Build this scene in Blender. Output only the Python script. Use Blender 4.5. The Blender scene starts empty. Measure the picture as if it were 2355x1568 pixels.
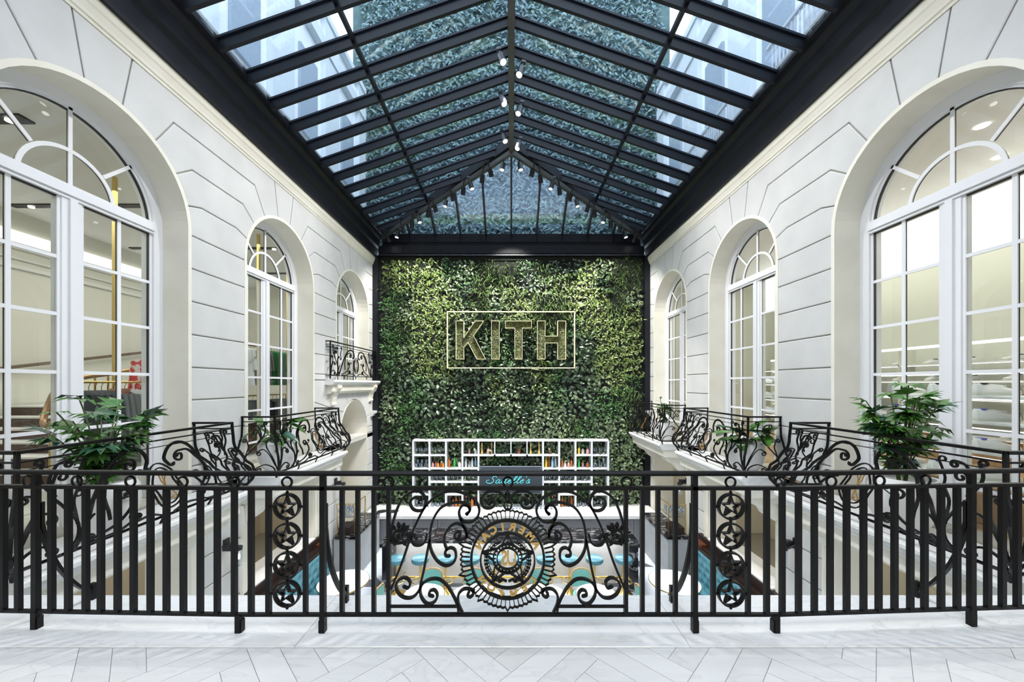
import bpy, bmesh, math, random
from mathutils import Vector, Matrix, noise
R_ = random.Random(7)
PI = math.pi
S = 4.1            # half width of the hall in metres; many sizes below are fractions of it
EYE = 1.3964       # camera height above the upper floor
F = 850.0          # focal length in pixels of a 2355 px wide frame
LOW = EYE - 4.5    # restaurant floor
sc = bpy.context.scene
COL = sc.collection

# ---------------------------------------------------------------- camera
cd = bpy.data.cameras.new('camera'); cam = bpy.data.objects.new('camera', cd); COL.objects.link(cam)
cam.location = (0, 0, EYE); cam.rotation_euler = (PI/2, 0, 0)
cd.sensor_width = 36; cd.lens = 36*F/2355; cd.shift_y = 99/2355; cd.shift_x = 1.5/2355
cd.clip_start = 0.05; cd.clip_end = 300
sc.camera = cam
# ---------------------------------------------------------------- world, exposure
w = bpy.data.worlds.new('world'); sc.world = w; w.use_nodes = True
nt = w.node_tree; bg = nt.nodes['Background']
tc = nt.nodes.new('ShaderNodeTexCoord'); nz = nt.nodes.new('ShaderNodeTexNoise'); cr = nt.nodes.new('ShaderNodeValToRGB')
nz.inputs['Scale'].default_value = 2.0; nz.inputs['Detail'].default_value = 4
cr.color_ramp.elements[0].color = (0.62, 0.76, 0.95, 1); cr.color_ramp.elements[1].color = (0.86, 0.93, 1.0, 1)
nt.links.new(tc.outputs['Generated'], nz.inputs['Vector']); nt.links.new(nz.outputs['Fac'], cr.inputs['Fac'])
nt.links.new(cr.outputs['Color'], bg.inputs['Color']); bg.inputs['Strength'].default_value = 4.6
vs = sc.view_settings; sc.display_settings.display_device = 'sRGB'
vs.view_transform = 'Standard'; vs.look = 'None'; vs.gamma = 1; vs.use_curve_mapping = False; vs.exposure = -0.12

def area(name, loc, size, power, rot=(0,0,0), col=(1,.97,.92), sy=None):
    l = bpy.data.lights.new(name, 'AREA'); l.energy = power; l.size = size; l.color = col
    if sy: l.shape = 'RECTANGLE'; l.size_y = sy
    o = bpy.data.objects.new(name, l); o.location = loc; o.rotation_euler = rot; COL.objects.link(o); return o
def spot(name, loc, target, power, ang=60, col=(1,.97,.92), blend=.6, rad=.05):
    l = bpy.data.lights.new(name, 'SPOT'); l.energy = power; l.spot_size = math.radians(ang); l.spot_blend = blend
    l.shadow_soft_size = rad; l.color = col
    o = bpy.data.objects.new(name, l); o.location = loc
    o.rotation_euler = (Vector(target)-Vector(loc)).to_track_quat('-Z', 'Y').to_euler(); COL.objects.link(o); return o
# unseen area light added to brighten the landing from behind the camera
area('landing_fill_light', (0, -1.2, 4.3), 5.0, 150, sy=1.4)
# rooms behind the windows and downstairs
for s_, nm in ((-1, 'left'), (1, 'right')):
    area('shop_light_'+nm, (s_*1.55*S, 1.5*S, EYE+.70*S), 2.6, 150 if s_ < 0 else 140, col=(1, .97, .9) if s_ < 0 else (1, .98, .93), sy=8.5)
    area('side_room_light_'+nm, (s_*1.45*S, 1.5*S, EYE-.44*S), 2.0, 65, col=(1, .93, .8), sy=8.5)
# track spots on the hip beams wash the planted wall and the bar
for i, x in enumerate((-2.6, -1.3, 0, 1.3, 2.6)):
    spot('wall_wash', (x*.62, 9.3, EYE+1.22*S - abs(x)*.25), (x*1.25, 11.0, EYE+.25*S if i % 2 else EYE+.5*S), 900, 62, (1, .98, .92))
    spot('bar_wash', (x*.5, 9.0, EYE+1.2*S - abs(x)*.25), (x*1.3, 8.6, LOW), 950, 62, (1, .98, .95))
for i, y in enumerate((3.6, 5.2, 6.8, 8.2)):
    spot('ridge_spot', (.12, y, EYE+1.33*S), (-4.1, y+.6, EYE+.2), 420, 80, (1, .98, .95))
    spot('ridge_spot', (-.12, y, EYE+1.33*S), (4.1, y+.6, EYE+.2), 420, 80, (1, .98, .95))
area('bar_under_light', (0, 8.2, LOW+1.02), 5.0, 22, rot=(math.radians(-25),0,0), col=(1,.98,.95), sy=.06)
spot('floor_spot', (0, 3.0, EYE+1.3*S), (0, 1.6, 0), 260, 110, (1, .99, .97))

# ---------------------------------------------------------------- materials
MATS = {}
def nodes_of(m):
    m.use_nodes = True; return m.node_tree, m.node_tree.nodes['Principled BSDF']
def M(name, c=(.8,.8,.8), rough=.5, metal=0, emit=None, es=1, c2=None, scale=6, bump=0, bscale=40, spec=.5, stretch=None, lo=.35, hi=.65, coat=0, dist=0):
    if name in MATS: return MATS[name]
    m = bpy.data.materials.new(name); nt, b = nodes_of(m)
    b.inputs['Base Color'].default_value = (*c, 1); b.inputs['Roughness'].default_value = rough
    b.inputs['Metallic'].default_value = metal; b.inputs['Specular IOR Level'].default_value = spec
    if coat: b.inputs['Coat Weight'].default_value = coat
    if emit: b.inputs['Emission Color'].default_value = (*emit, 1); b.inputs['Emission Strength'].default_value = es
    t = None
    def coords():
        t = nt.nodes.new('ShaderNodeTexCoord'); mp = nt.nodes.new('ShaderNodeMapping')
        if stretch: mp.inputs['Scale'].default_value = stretch
        mp.inputs['Rotation'].default_value = (0.2, .1, .5 if stretch else 0)
        g = nt.nodes.new('ShaderNodeNewGeometry')
        nt.links.new(g.outputs['Position'], mp.inputs['Vector']); return mp.outputs['Vector']
    if c2 or bump: v = coords()
    if c2:
        n = nt.nodes.new('ShaderNodeTexNoise'); n.inputs['Scale'].default_value = scale; n.inputs['Detail'].default_value = 6
        n.inputs['Distortion'].default_value = dist
        r = nt.nodes.new('ShaderNodeValToRGB'); r.color_ramp.elements[0].position = lo; r.color_ramp.elements[1].position = hi
        r.color_ramp.elements[0].color = (*c2, 1); r.color_ramp.elements[1].color = (*c, 1)
        nt.links.new(v, n.inputs['Vector']); nt.links.new(n.outputs['Fac'], r.inputs['Fac']); nt.links.new(r.outputs['Color'], b.inputs['Base Color'])
    if bump:
        n = nt.nodes.new('ShaderNodeTexNoise'); n.inputs['Scale'].default_value = bscale; n.inputs['Detail'].default_value = 4
        bu = nt.nodes.new('ShaderNodeBump'); bu.inputs['Strength'].default_value = bump; bu.inputs['Distance'].default_value = .01
        nt.links.new(v, n.inputs['Vector']); nt.links.new(n.outputs['Fac'], bu.inputs['Height']); nt.links.new(bu.outputs['Normal'], b.inputs['Normal'])
    MATS[name] = m; return m
def glass(name, tint, refl=.08, rough=.01, ior=1.5, boost=1.0, gcol=(.95,.97,1)):
    m = bpy.data.materials.new(name); m.use_nodes = True; nt = m.node_tree; nt.nodes.clear()
    o = nt.nodes.new('ShaderNodeOutputMaterial'); mx = nt.nodes.new('ShaderNodeMixShader')
    t = nt.nodes.new('ShaderNodeBsdfTransparent'); g = nt.nodes.new('ShaderNodeBsdfGlossy')
    lw = nt.nodes.new('ShaderNodeLayerWeight'); lw.inputs['Blend'].default_value = .5      # Schlick, the same from both sides
    pw = nt.nodes.new('ShaderNodeMath'); pw.operation = 'POWER'; pw.inputs[1].default_value = 5
    fr = nt.nodes.new('ShaderNodeMath'); fr.operation = 'MULTIPLY_ADD'; fr.inputs[1].default_value = .96; fr.inputs[2].default_value = .04
    nt.links.new(lw.outputs['Facing'], pw.inputs[0]); nt.links.new(pw.outputs[0], fr.inputs[0])
    mt = nt.nodes.new('ShaderNodeMath'); mt.operation = 'MULTIPLY'; mt.inputs[1].default_value = boost; mt.use_clamp = True
    t.inputs['Color'].default_value = (*tint, 1); g.inputs['Roughness'].default_value = rough; g.inputs['Color'].default_value = (*gcol, 1)
    nt.links.new(fr.outputs[0], mt.inputs[0]); nt.links.new(mt.outputs[0], mx.inputs['Fac'])
    nt.links.new(t.outputs[0], mx.inputs[1]); nt.links.new(g.outputs[0], mx.inputs[2]); nt.links.new(mx.outputs[0], o.inputs['Surface'])
    MATS[name] = m; return m
def marble(name, c, vein, scale=1.6, rough=.25, amount=.5):
    m = bpy.data.materials.new(name); nt, b = nodes_of(m); b.inputs['Roughness'].default_value = rough
    g = nt.nodes.new('ShaderNodeNewGeometry'); mp = nt.nodes.new('ShaderNodeMapping'); oi = nt.nodes.new('ShaderNodeObjectInfo')
    ad = nt.nodes.new('ShaderNodeVectorMath'); ad.operation = 'ADD'
    sc_ = nt.nodes.new('ShaderNodeVectorMath'); sc_.operation = 'SCALE'; sc_.inputs['Scale'].default_value = 7
    nt.links.new(oi.outputs['Random'], sc_.inputs[0]); nt.links.new(g.outputs['Position'], ad.inputs[0]); nt.links.new(sc_.outputs[0], ad.inputs[1])
    mp.inputs['Rotation'].default_value = (0, 0, .9); mp.inputs['Scale'].default_value = (1, 3.2, 1)
    nt.links.new(ad.outputs[0], mp.inputs['Vector'])
    n = nt.nodes.new('ShaderNodeTexNoise'); n.inputs['Scale'].default_value = scale; n.inputs['Detail'].default_value = 9; n.inputs['Distortion'].default_value = 1.6
    r = nt.nodes.new('ShaderNodeValToRGB'); e = r.color_ramp.elements
    mid = tuple(a*(1-amount)+v*amount for a, v in zip(c, vein))
    e[0].position = .36; e[0].color = (*c, 1); e[1].position = .62; e[1].color = (*[k*.97 for k in c], 1)
    x = e.new(.47); x.color = (*[k*.96 for k in c], 1); x = e.new(.495); x.color = (*mid, 1); x = e.new(.515); x.color = (*c, 1)
    nt.links.new(mp.outputs[0], n.inputs['Vector']); nt.links.new(n.outputs['Fac'], r.inputs['Fac'])
    hs = nt.nodes.new('ShaderNodeHueSaturation'); ma = nt.nodes.new('ShaderNodeMapRange')
    ma.inputs['To Min'].default_value = .93; ma.inputs['To Max'].default_value = 1.03
    nt.links.new(oi.outputs['Random'], ma.inputs['Value']); nt.links.new(ma.outputs[0], hs.inputs['Value'])
    nt.links.new(r.outputs['Color'], hs.inputs['Color']); nt.links.new(hs.outputs['Color'], b.inputs['Base Color'])
    MATS[name] = m; return m
def leafm(name, c, c2, rough=.35):
    m = bpy.data.materials.new(name); nt, b = nodes_of(m); b.inputs['Roughness'].default_value = rough
    g = nt.nodes.new('ShaderNodeNewGeometry'); r = nt.nodes.new('ShaderNodeValToRGB')
    r.color_ramp.elements[0].color = (*c, 1); r.color_ramp.elements[1].color = (*c2, 1)
    nt.links.new(g.outputs['Random Per Island'], r.inputs['Fac']); nt.links.new(r.outputs['Color'], b.inputs['Base Color'])
    b.inputs['Specular IOR Level'].default_value = .55
    MATS[name] = m; return m
IRON = M('wrought_iron', (.006,.0055,.006), .36, 0, spec=.2)
IRON2 = M('skylight_steel', (.007,.008,.013), .42, 0, spec=.3)
BEAM = M('dark_beam', (.008,.009,.013), .5, spec=.3)
STONE = M('pale_stone', (.61,.605,.59), .7, c2=(.56,.555,.54), scale=2.2, bump=.05, bscale=30)
STONE2 = M('cream_stone', (.80,.77,.68), .65, c2=(.75,.71,.61), scale=2.5, bump=.05)
MORTAR = M('mortar', (.36,.34,.29), .9)
PLAST = M('cream_plaster', (.72,.69,.58), .7)
WARMPL = M('warm_plaster', (.66,.60,.48), .8)
WHITE = M('white_paint', (.80,.80,.82), .35)
SPACER = M('dark_spacer', (.012,.009,.008), .5)
MARB = marble('white_marble', (.81,.80,.785), (.50,.50,.51), 2.0, .22, .38)
TILEM = marble('floor_marble', (.755,.74,.72), (.54,.53,.52), 1.5, .25, .35)
BLACKM = marble('black_marble', (.008,.008,.010), (.5,.5,.52), 1.4, .15, .7)
BRASS = M('brass', (.72,.50,.16), .25, 1)
GOLD = M('pale_gold', (.86,.72,.36), .3, 1)
COPPER = M('aged_gold', (.42,.27,.09), .4, 1)
PANE = glass('window_glass', (.97,.99,.97), boost=.55)
SKYG = glass('skylight_glass', (.92,.955,.99), boost=2.4, gcol=(.6,.77,1))
DRINK = glass('drinking_glass', (.82,.86,.9), boost=4)

# ---------------------------------------------------------------- mesh builder
class MB:
    def __init__(s): s.v = []; s.f = []
    def add(s, vs, fs):
        n = len(s.v); s.v += [tuple(v) for v in vs]; s.f += [tuple(i+n for i in f) for f in fs]; return s
    def box(s, x0, x1, y0, y1, z0, z1):
        if x0 > x1: x0, x1 = x1, x0
        if y0 > y1: y0, y1 = y1, y0
        if z0 > z1: z0, z1 = z1, z0
        return s.add([(x0,y0,z0),(x1,y0,z0),(x1,y1,z0),(x0,y1,z0),(x0,y0,z1),(x1,y0,z1),(x1,y1,z1),(x0,y1,z1)],
                     [(0,3,2,1),(4,5,6,7),(0,1,5,4),(1,2,6,5),(2,3,7,6),(3,0,4,7)])
    def bev(s, x0, x1, y0, y1, z0, z1, b=.01):
        if x0 > x1: x0, x1 = x1, x0
        if y0 > y1: y0, y1 = y1, y0
        vs = []
        for z, k in ((z0, b), (z0+b, 0), (z1-b, 0), (z1, b)):
            vs += [(x0+k,y0+k,z),(x1-k,y0+k,z),(x1-k,y1-k,z),(x0+k,y1-k,z)]
        fs = [(3,2,1,0),(12,13,14,15)]
        for L in range(3):
            for i in range(4):
                a = L*4+i; c = L*4+(i+1) % 4; fs.append((a, c, c+4, a+4))
        return s.add(vs, fs)
    def loft(s, rings, closed=True, caps=True):
        n = len(rings[0]); vs = [p for r in rings for p in r]; fs = []
        for k in range(len(rings)-1):
            for i in range(n if closed else n-1):
                a = k*n+i; b = k*n+(i+1) % n; fs.append((a, b, b+n, a+n))
        if caps: fs.append(tuple(range(n))[::-1]); fs.append(tuple((len(rings)-1)*n+i for i in range(n)))
        return s.add(vs, fs)
    def tube(s, path, r, n=6, ref=None, flat=None, caps=True, loop=False):
        """round (or flat=(width, thickness) rectangular) bar along a 3-D path"""
        P = [Vector(p) for p in path]; m = len(P); rings = []
        up = Vector(ref) if ref is not None else None
        rr = r if isinstance(r, (list, tuple)) else [r]*m
        prev = None
        for i in range(m):
            if loop: t = P[(i+1) % m]-P[i-1]
            else: t = P[min(i+1, m-1)]-P[max(i-1, 0)]
            if t.length < 1e-9: t = Vector((0, 0, 1))
            t.normalize()
            if up is not None: u = up - t*up.dot(t)
            elif prev is not None: u = prev - t*prev.dot(t)
            else:
                a = Vector((0, 0, 1)) if abs(t.z) < .9 else Vector((1, 0, 0)); u = a - t*a.dot(t)
            if u.length < 1e-6: u = t.orthogonal()
            u.normalize(); prev = u; v = t.cross(u)
            if flat:
                k = rr[i] if r else 1
                hw, ht = flat[0]/2*k, flat[1]/2
                rings.append([P[i]+v*hw+u*ht, P[i]-v*hw+u*ht, P[i]-v*hw-u*ht, P[i]+v*hw-u*ht])
            else:
                rings.append([P[i]+u*(math.cos(2*PI*j/n)*rr[i])+v*(math.sin(2*PI*j/n)*rr[i]) for j in range(n)])
        if loop:
            n_ = len(rings[0]); vs = [p for q in rings for p in q]; fs = []
            for k in range(m):
                for i in range(n_):
                    a = k*n_+i; b = k*n_+(i+1) % n_; c = ((k+1) % m)*n_
                    fs.append((a, b, c+(i+1) % n_, c+i))
            return s.add(vs, fs)
        return s.loft(rings, caps=caps)
    def lathe(s, prof, c=(0,0,0), n=16, cap=True, axis='Z'):
        vs = []; fs = []
        for (r, z) in prof:
            for j in range(n):
                a = 2*PI*j/n
                p = (r*math.cos(a), r*math.sin(a), z) if axis == 'Z' else (r*math.cos(a), z, r*math.sin(a))
                vs.append((c[0]+p[0], c[1]+p[1], c[2]+p[2]))
        for k in range(len(prof)-1):
            for j in range(n):
                a = k*n+j; b = k*n+(j+1) % n; fs.append((a, b, b+n, a+n))
        if cap: fs.append(tuple(range(n))[::-1]); fs.append(tuple((len(prof)-1)*n+j for j in range(n)))
        return s.add(vs, fs)
    def prism(s, poly, fa, fb):
        """closed polygon of 2-D points, fa and fb map a point to the two end faces"""
        return s.loft([[fa(*p) for p in poly], [fb(*p) for p in poly]])
    def ball(s, c, r, n=8, sz=1):
        return s.lathe([(max(r*math.sin(PI*k/6), r*.02), -r*math.cos(PI*k/6)*sz) for k in range(7)], c, n)
    def xf(s, mat, start=0):
        s.v = s.v[:start]+[tuple(mat @ Vector(v)) for v in s.v[start:]]; return s
    def mesh(s, name, mat, smooth=False, fix=True):
        me = bpy.data.meshes.new(name); me.from_pydata(s.v, [], s.f)
        if fix:
            bm = bmesh.new(); bm.from_mesh(me); bmesh.ops.recalc_face_normals(bm, faces=bm.faces); bm.to_mesh(me); bm.free()
        me.materials.append(mat)
        if smooth:
            me.polygons.foreach_set('use_smooth', [True]*len(me.polygons))
            try: me.set_sharp_from_angle(angle=math.radians(40))
            except Exception: pass
        me.update(); return me
    def obj(s, name, mat, parent=None, smooth=False, fix=True, **kw):
        return put(name, s.mesh(name, mat, smooth, fix), parent, **kw)
def put(name, me, parent=None, loc=None, rot=None, label=None, cat=None, group=None, kind=None):
    o = bpy.data.objects.new(name, me); COL.objects.link(o)
    if parent:
        o.parent = parent
        if parent.name in WORLD: o.matrix_parent_inverse = Matrix.Translation(-parent.location)
    if loc is not None: o.location = loc
    if rot is not None: o.rotation_euler = rot
    if label: o['label'] = label
    if cat: o['category'] = cat
    if group: o['group'] = group
    if kind: o['kind'] = kind
    return o
WORLD = set()
def thing(name, label=None, cat=None, loc=(0,0,0), rz=0, group=None, kind=None, world=False):
    o = put(name, None, None, loc, (0,0,rz), label, cat, group, kind)
    if world: WORLD.add(o.name)      # its parts are built at their real places
    return o
def dup(root, loc, rz=None, label=None, group=None, scale=None, rot=None):
    r = root.copy(); COL.objects.link(r); r.location = loc
    if rz is not None: r.rotation_euler = (0, 0, rz)
    if rot is not None: r.rotation_euler = rot
    if label: r['label'] = label
    if group: r['group'] = group
    if scale: r.scale = scale if isinstance(scale, tuple) else (scale,)*3
    def rec(a, b):
        for ch in list(a.children):
            c = ch.copy(); COL.objects.link(c); c.parent = b; c.matrix_parent_inverse = ch.matrix_parent_inverse
            rec(ch, c)
    rec(root, r); return r
def H(h): return EYE+h*S
def text_mesh(txt, size, ext, font_shear=0, off_=0):
    c = bpy.data.curves.new('t', 'FONT'); c.body = txt; c.size = size; c.extrude = ext; c.align_x = 'CENTER'; c.align_y = 'CENTER'; c.shear = font_shear
    c.resolution_u = 3; c.offset = off_
    o = bpy.data.objects.new('t', c); COL.objects.link(o); dg = bpy.context.evaluated_depsgraph_get()
    me = bpy.data.meshes.new_from_object(o.evaluated_get(dg)); bpy.data.objects.remove(o); return me
def cat(pts, k=5, loop=False):
    """Catmull-Rom through 2-D/3-D points"""
    P = [Vector((*p, 0)) if len(p) == 2 else Vector(p) for p in pts]; n = len(P); out = []
    rng = range(n) if loop else range(n-1)
    for i in rng:
        if loop: a, b, c, d = P[i-1], P[i], P[(i+1) % n], P[(i+2) % n]
        else: a, b, c, d = P[max(i-1,0)], P[i], P[i+1], P[min(i+2,n-1)]
        for j in range(k):
            t = j/k
            out.append(.5*((2*b)+(c-a)*t+(2*a-5*b+4*c-d)*t*t+(3*b-a-3*c+d)*t**3))
    if not loop: out.append(P[-1])
    return out
def curl(p, ang, r0, r1, turns, sgn, step=.35):
    """2-D spiral that leaves p in direction ang and tightens"""
    out = []; th = 0; x, y = p; T = turns*2*PI
    while th < T:
        r = r0+(r1-r0)*th/T; d = step; x += math.cos(ang)*r*d; y += math.sin(ang)*r*d; ang += sgn*d; th += d
        out.append((x, y))
    return out
def scroll(pts, s=None, e=None, k=4):
    """curve through pts; s / e = (r0, r1, turns, sgn) curls at the start / end"""
    c = [(p.x, p.y) for p in cat(pts, k)]
    if e:
        a = math.atan2(c[-1][1]-c[-2][1], c[-1][0]-c[-2][0]); c = c+curl(c[-1], a, *e)
    if s:
        a = math.atan2(c[0][1]-c[1][1], c[0][0]-c[1][0]); c = curl(c[0], a, *s)[::-1]+c
    return c
def clip(poly, a, b, c):
    """keep the part of a 2-D polygon with a*x+b*y <= c"""
    out = []
    for i in range(len(poly)):
        p, q = poly[i-1], poly[i]; fp, fq = a*p[0]+b*p[1]-c, a*q[0]+b*q[1]-c
        if (fp <= 0) != (fq <= 0):
            t = fp/(fp-fq); out.append((p[0]+(q[0]-p[0])*t, p[1]+(q[1]-p[1])*t))
        if fq <= 0: out.append(q)
    return out
def inset(poly, g):
    n = len(poly); A = sum(poly[i-1][0]*poly[i][1]-poly[i][0]*poly[i-1][1] for i in range(n))
    if A < 0: poly = poly[::-1]
    out = []
    for i in range(n):
        p0, p1, p2 = Vector(poly[i-1]), Vector(poly[i]), Vector(poly[(i+1) % n])
        d1 = (p1-p0); d2 = (p2-p1)
        if d1.length < 1e-7 or d2.length < 1e-7: out.append((p1.x, p1.y)); continue
        d1.normalize(); d2.normalize(); n1 = Vector((-d1.y, d1.x)); n2 = Vector((-d2.y, d2.x)); b = n1+n2
        if b.length < .2: out.append((p1.x, p1.y)); continue
        b.normalize(); q = p1+b*(g/max(b.dot(n1), .35)); out.append((q.x, q.y))
    return out
# ================================================================ the setting
CS = [.189, .909, 1.63, 2.35]      # window centres along the hall (fractions of S); the first lies beside the camera
RW, HS, FARW = .235, .475, 2.707
WD = {-1: 'left', 1: 'right'}
def jpt(c, sg, deg, r): a = math.radians(deg); return (c+sg*r*math.cos(a), HS+r*math.sin(a))
def arc(c, sg, a0, a1, n=5, r=RW, hs=HS):
    return [(c+sg*r*math.cos(math.radians(a0+(a1-a0)*i/n)), hs+r*math.sin(math.radians(a0+(a1-a0)*i/n))) for i in range(n+1)]
ANG = [0, 18, 38, 58, 80]; HK = [.465, .568, .671, .775, .86]
def side_half(c, sg, k):
    """points up the pier side of window c for course k: along the arch, then out along the upper joint"""
    pts = []
    lo = .465 if k == 0 else None
    if k == 0: pts = [(c+sg*RW, .465)]+arc(c, sg, ANG[0], ANG[1])
    else: pts = arc(c, sg, ANG[k], ANG[k+1])
    if k > 0:
        rl = (HK[k]-HS)/math.sin(math.radians(ANG[k])); pts = [jpt(c, sg, ANG[k], rl)]+pts
    ru = (HK[k+1]-HS)/math.sin(math.radians(ANG[k+1])) if k < 4 else 0
    pts.append(jpt(c, sg, ANG[k+1], ru)); return pts
HK = [.465, .568, .671, .775, .86]
def stones_of(side):
    out = []
    rows = [-.3406, -.258, -.155, -.05, .052, .155, .259, .362, .465]
    lows = [-1.097, -.976, -.873, -.77, -.668, -.565, -.462]
    piers = [(0, 1), (1, 2), (2, 3), (3, None)]
    door = side < 0
    dc, dr, dhs = 2.36, .2, -.297
    for a, b in piers:
        for r0, r1 in list(zip(rows, rows[1:]))+list(zip(lows, lows[1:])):
            x0 = CS[a]+RW; x1 = CS[b]-RW if b is not None else FARW
            if door and r1 <= .06 and (b == 3 or a == 3):
                if r0 >= dhs-.03 and r1 > dhs: continue
                if r0 < dhs:
                    if b == 3: x1 = dc-dr
                    if a == 3: x0 = dc+dr
                    if r0 < dhs < r1: r1 = dhs
            out.append([(x0, r0), (x1, r0), (x1, r1), (x0, r1)])
        for k in range(4):
            l = side_half(CS[a], 1, k)
            r = side_half(CS[b], -1, k) if b is not None else [(FARW, HK[k]), (FARW, HK[k+1])]
            if k == 3:   # radial joint carried straight up to the cornice
                l = l[:-1]+[jpt(CS[a], 1, 80, (.86-HS)/math.sin(math.radians(80)))]
                if b is not None: r = r[:-1]+[jpt(CS[b], -1, 80, (.86-HS)/math.sin(math.radians(80)))]
            out.append(l+r[::-1])
    for c in CS:
        t = (.86-HS)/math.sin(math.radians(80))
        out.append([jpt(c, 1, 80, t)]+[jpt(c, 1, 80, RW)]+arc(c, 1, 80, 100, 4)[1:]+[jpt(c, 1, 100, t)])
    # lintel course over the ground-floor openings
    xs = [(CS[0]-RW, CS[0]+RW)]+[(CS[i]-RW, CS[i]+RW) for i in (1, 2, 3)]
    for i, c in enumerate(CS):
        if door and i == 3: continue
        out.append([(c-RW, -.462), (c+RW, -.462), (c+RW, -.3406), (c-RW, -.3406)])
    out.append([(CS[0]+RW, -.462), (CS[1]-RW, -.462), (CS[1]-RW, -.3406), (CS[0]+RW, -.3406)])
    out.append([(CS[1]+RW, -.462), (CS[2]-RW, -.462), (CS[2]-RW, -.3406), (CS[1]+RW, -.3406)])
    if not door:
        out.append([(CS[2]+RW, -.462), (CS[3]-RW, -.462), (CS[3]-RW, -.3406), (CS[2]+RW, -.3406)])
        out.append([(CS[3]+RW, -.462), (FARW, -.462), (FARW, -.3406), (CS[3]+RW, -.3406)])
    else:      # arched service door below the platform
        x0, x1 = CS[2]+RW, FARW; top = .02
        A = lambda a: (dc+dr*math.cos(math.radians(a)), dhs+dr*math.sin(math.radians(a)))
        def ar(a0, a1, n=4): return [A(a0+(a1-a0)*i/n) for i in range(n+1)]
        out.append([(x0, dhs)]+[A(180)]+ar(180, 160)[1:]+[(x0, -.2)])
        out.append([(x0, -.2)]+ar(160, 140)+[(x0, -.09)])
        out.append([(x0, -.09)]+ar(140, 120)+[(2.23, top), (x0, top)])
        out.append([(2.23, top)]+ar(120, 100)+[(2.325, top)])
        out.append([(2.325, top)]+ar(100, 80)+[(2.395, top)])
        out.append([(2.395, top)]+ar(80, 60)+[(2.49, top)])
        out.append([(2.49, top)]+ar(60, 40)+[(x1, -.09), (x1, top)])
        out.append([(x1, -.09)]+ar(40, 20)+[(x1, -.2)])
        out.append([(x1, -.2)]+ar(20, 0)+[(x1, dhs)])
        out += [[(x0, -.462), (dc-dr, -.462), (dc-dr, -.3406), (x0, -.3406)], [(dc+dr, -.462), (x1, -.462), (x1, -.3406), (dc+dr, -.3406)]]
        out += [[(x0, .021), (CS[3]-RW, .021), (CS[3]-RW, .052), (x0, .052)], [(CS[3]+RW, .021), (x1, .021), (x1, .052), (CS[3]+RW, .052)]]
    return [p for p in out if p]
TH = .085
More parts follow.
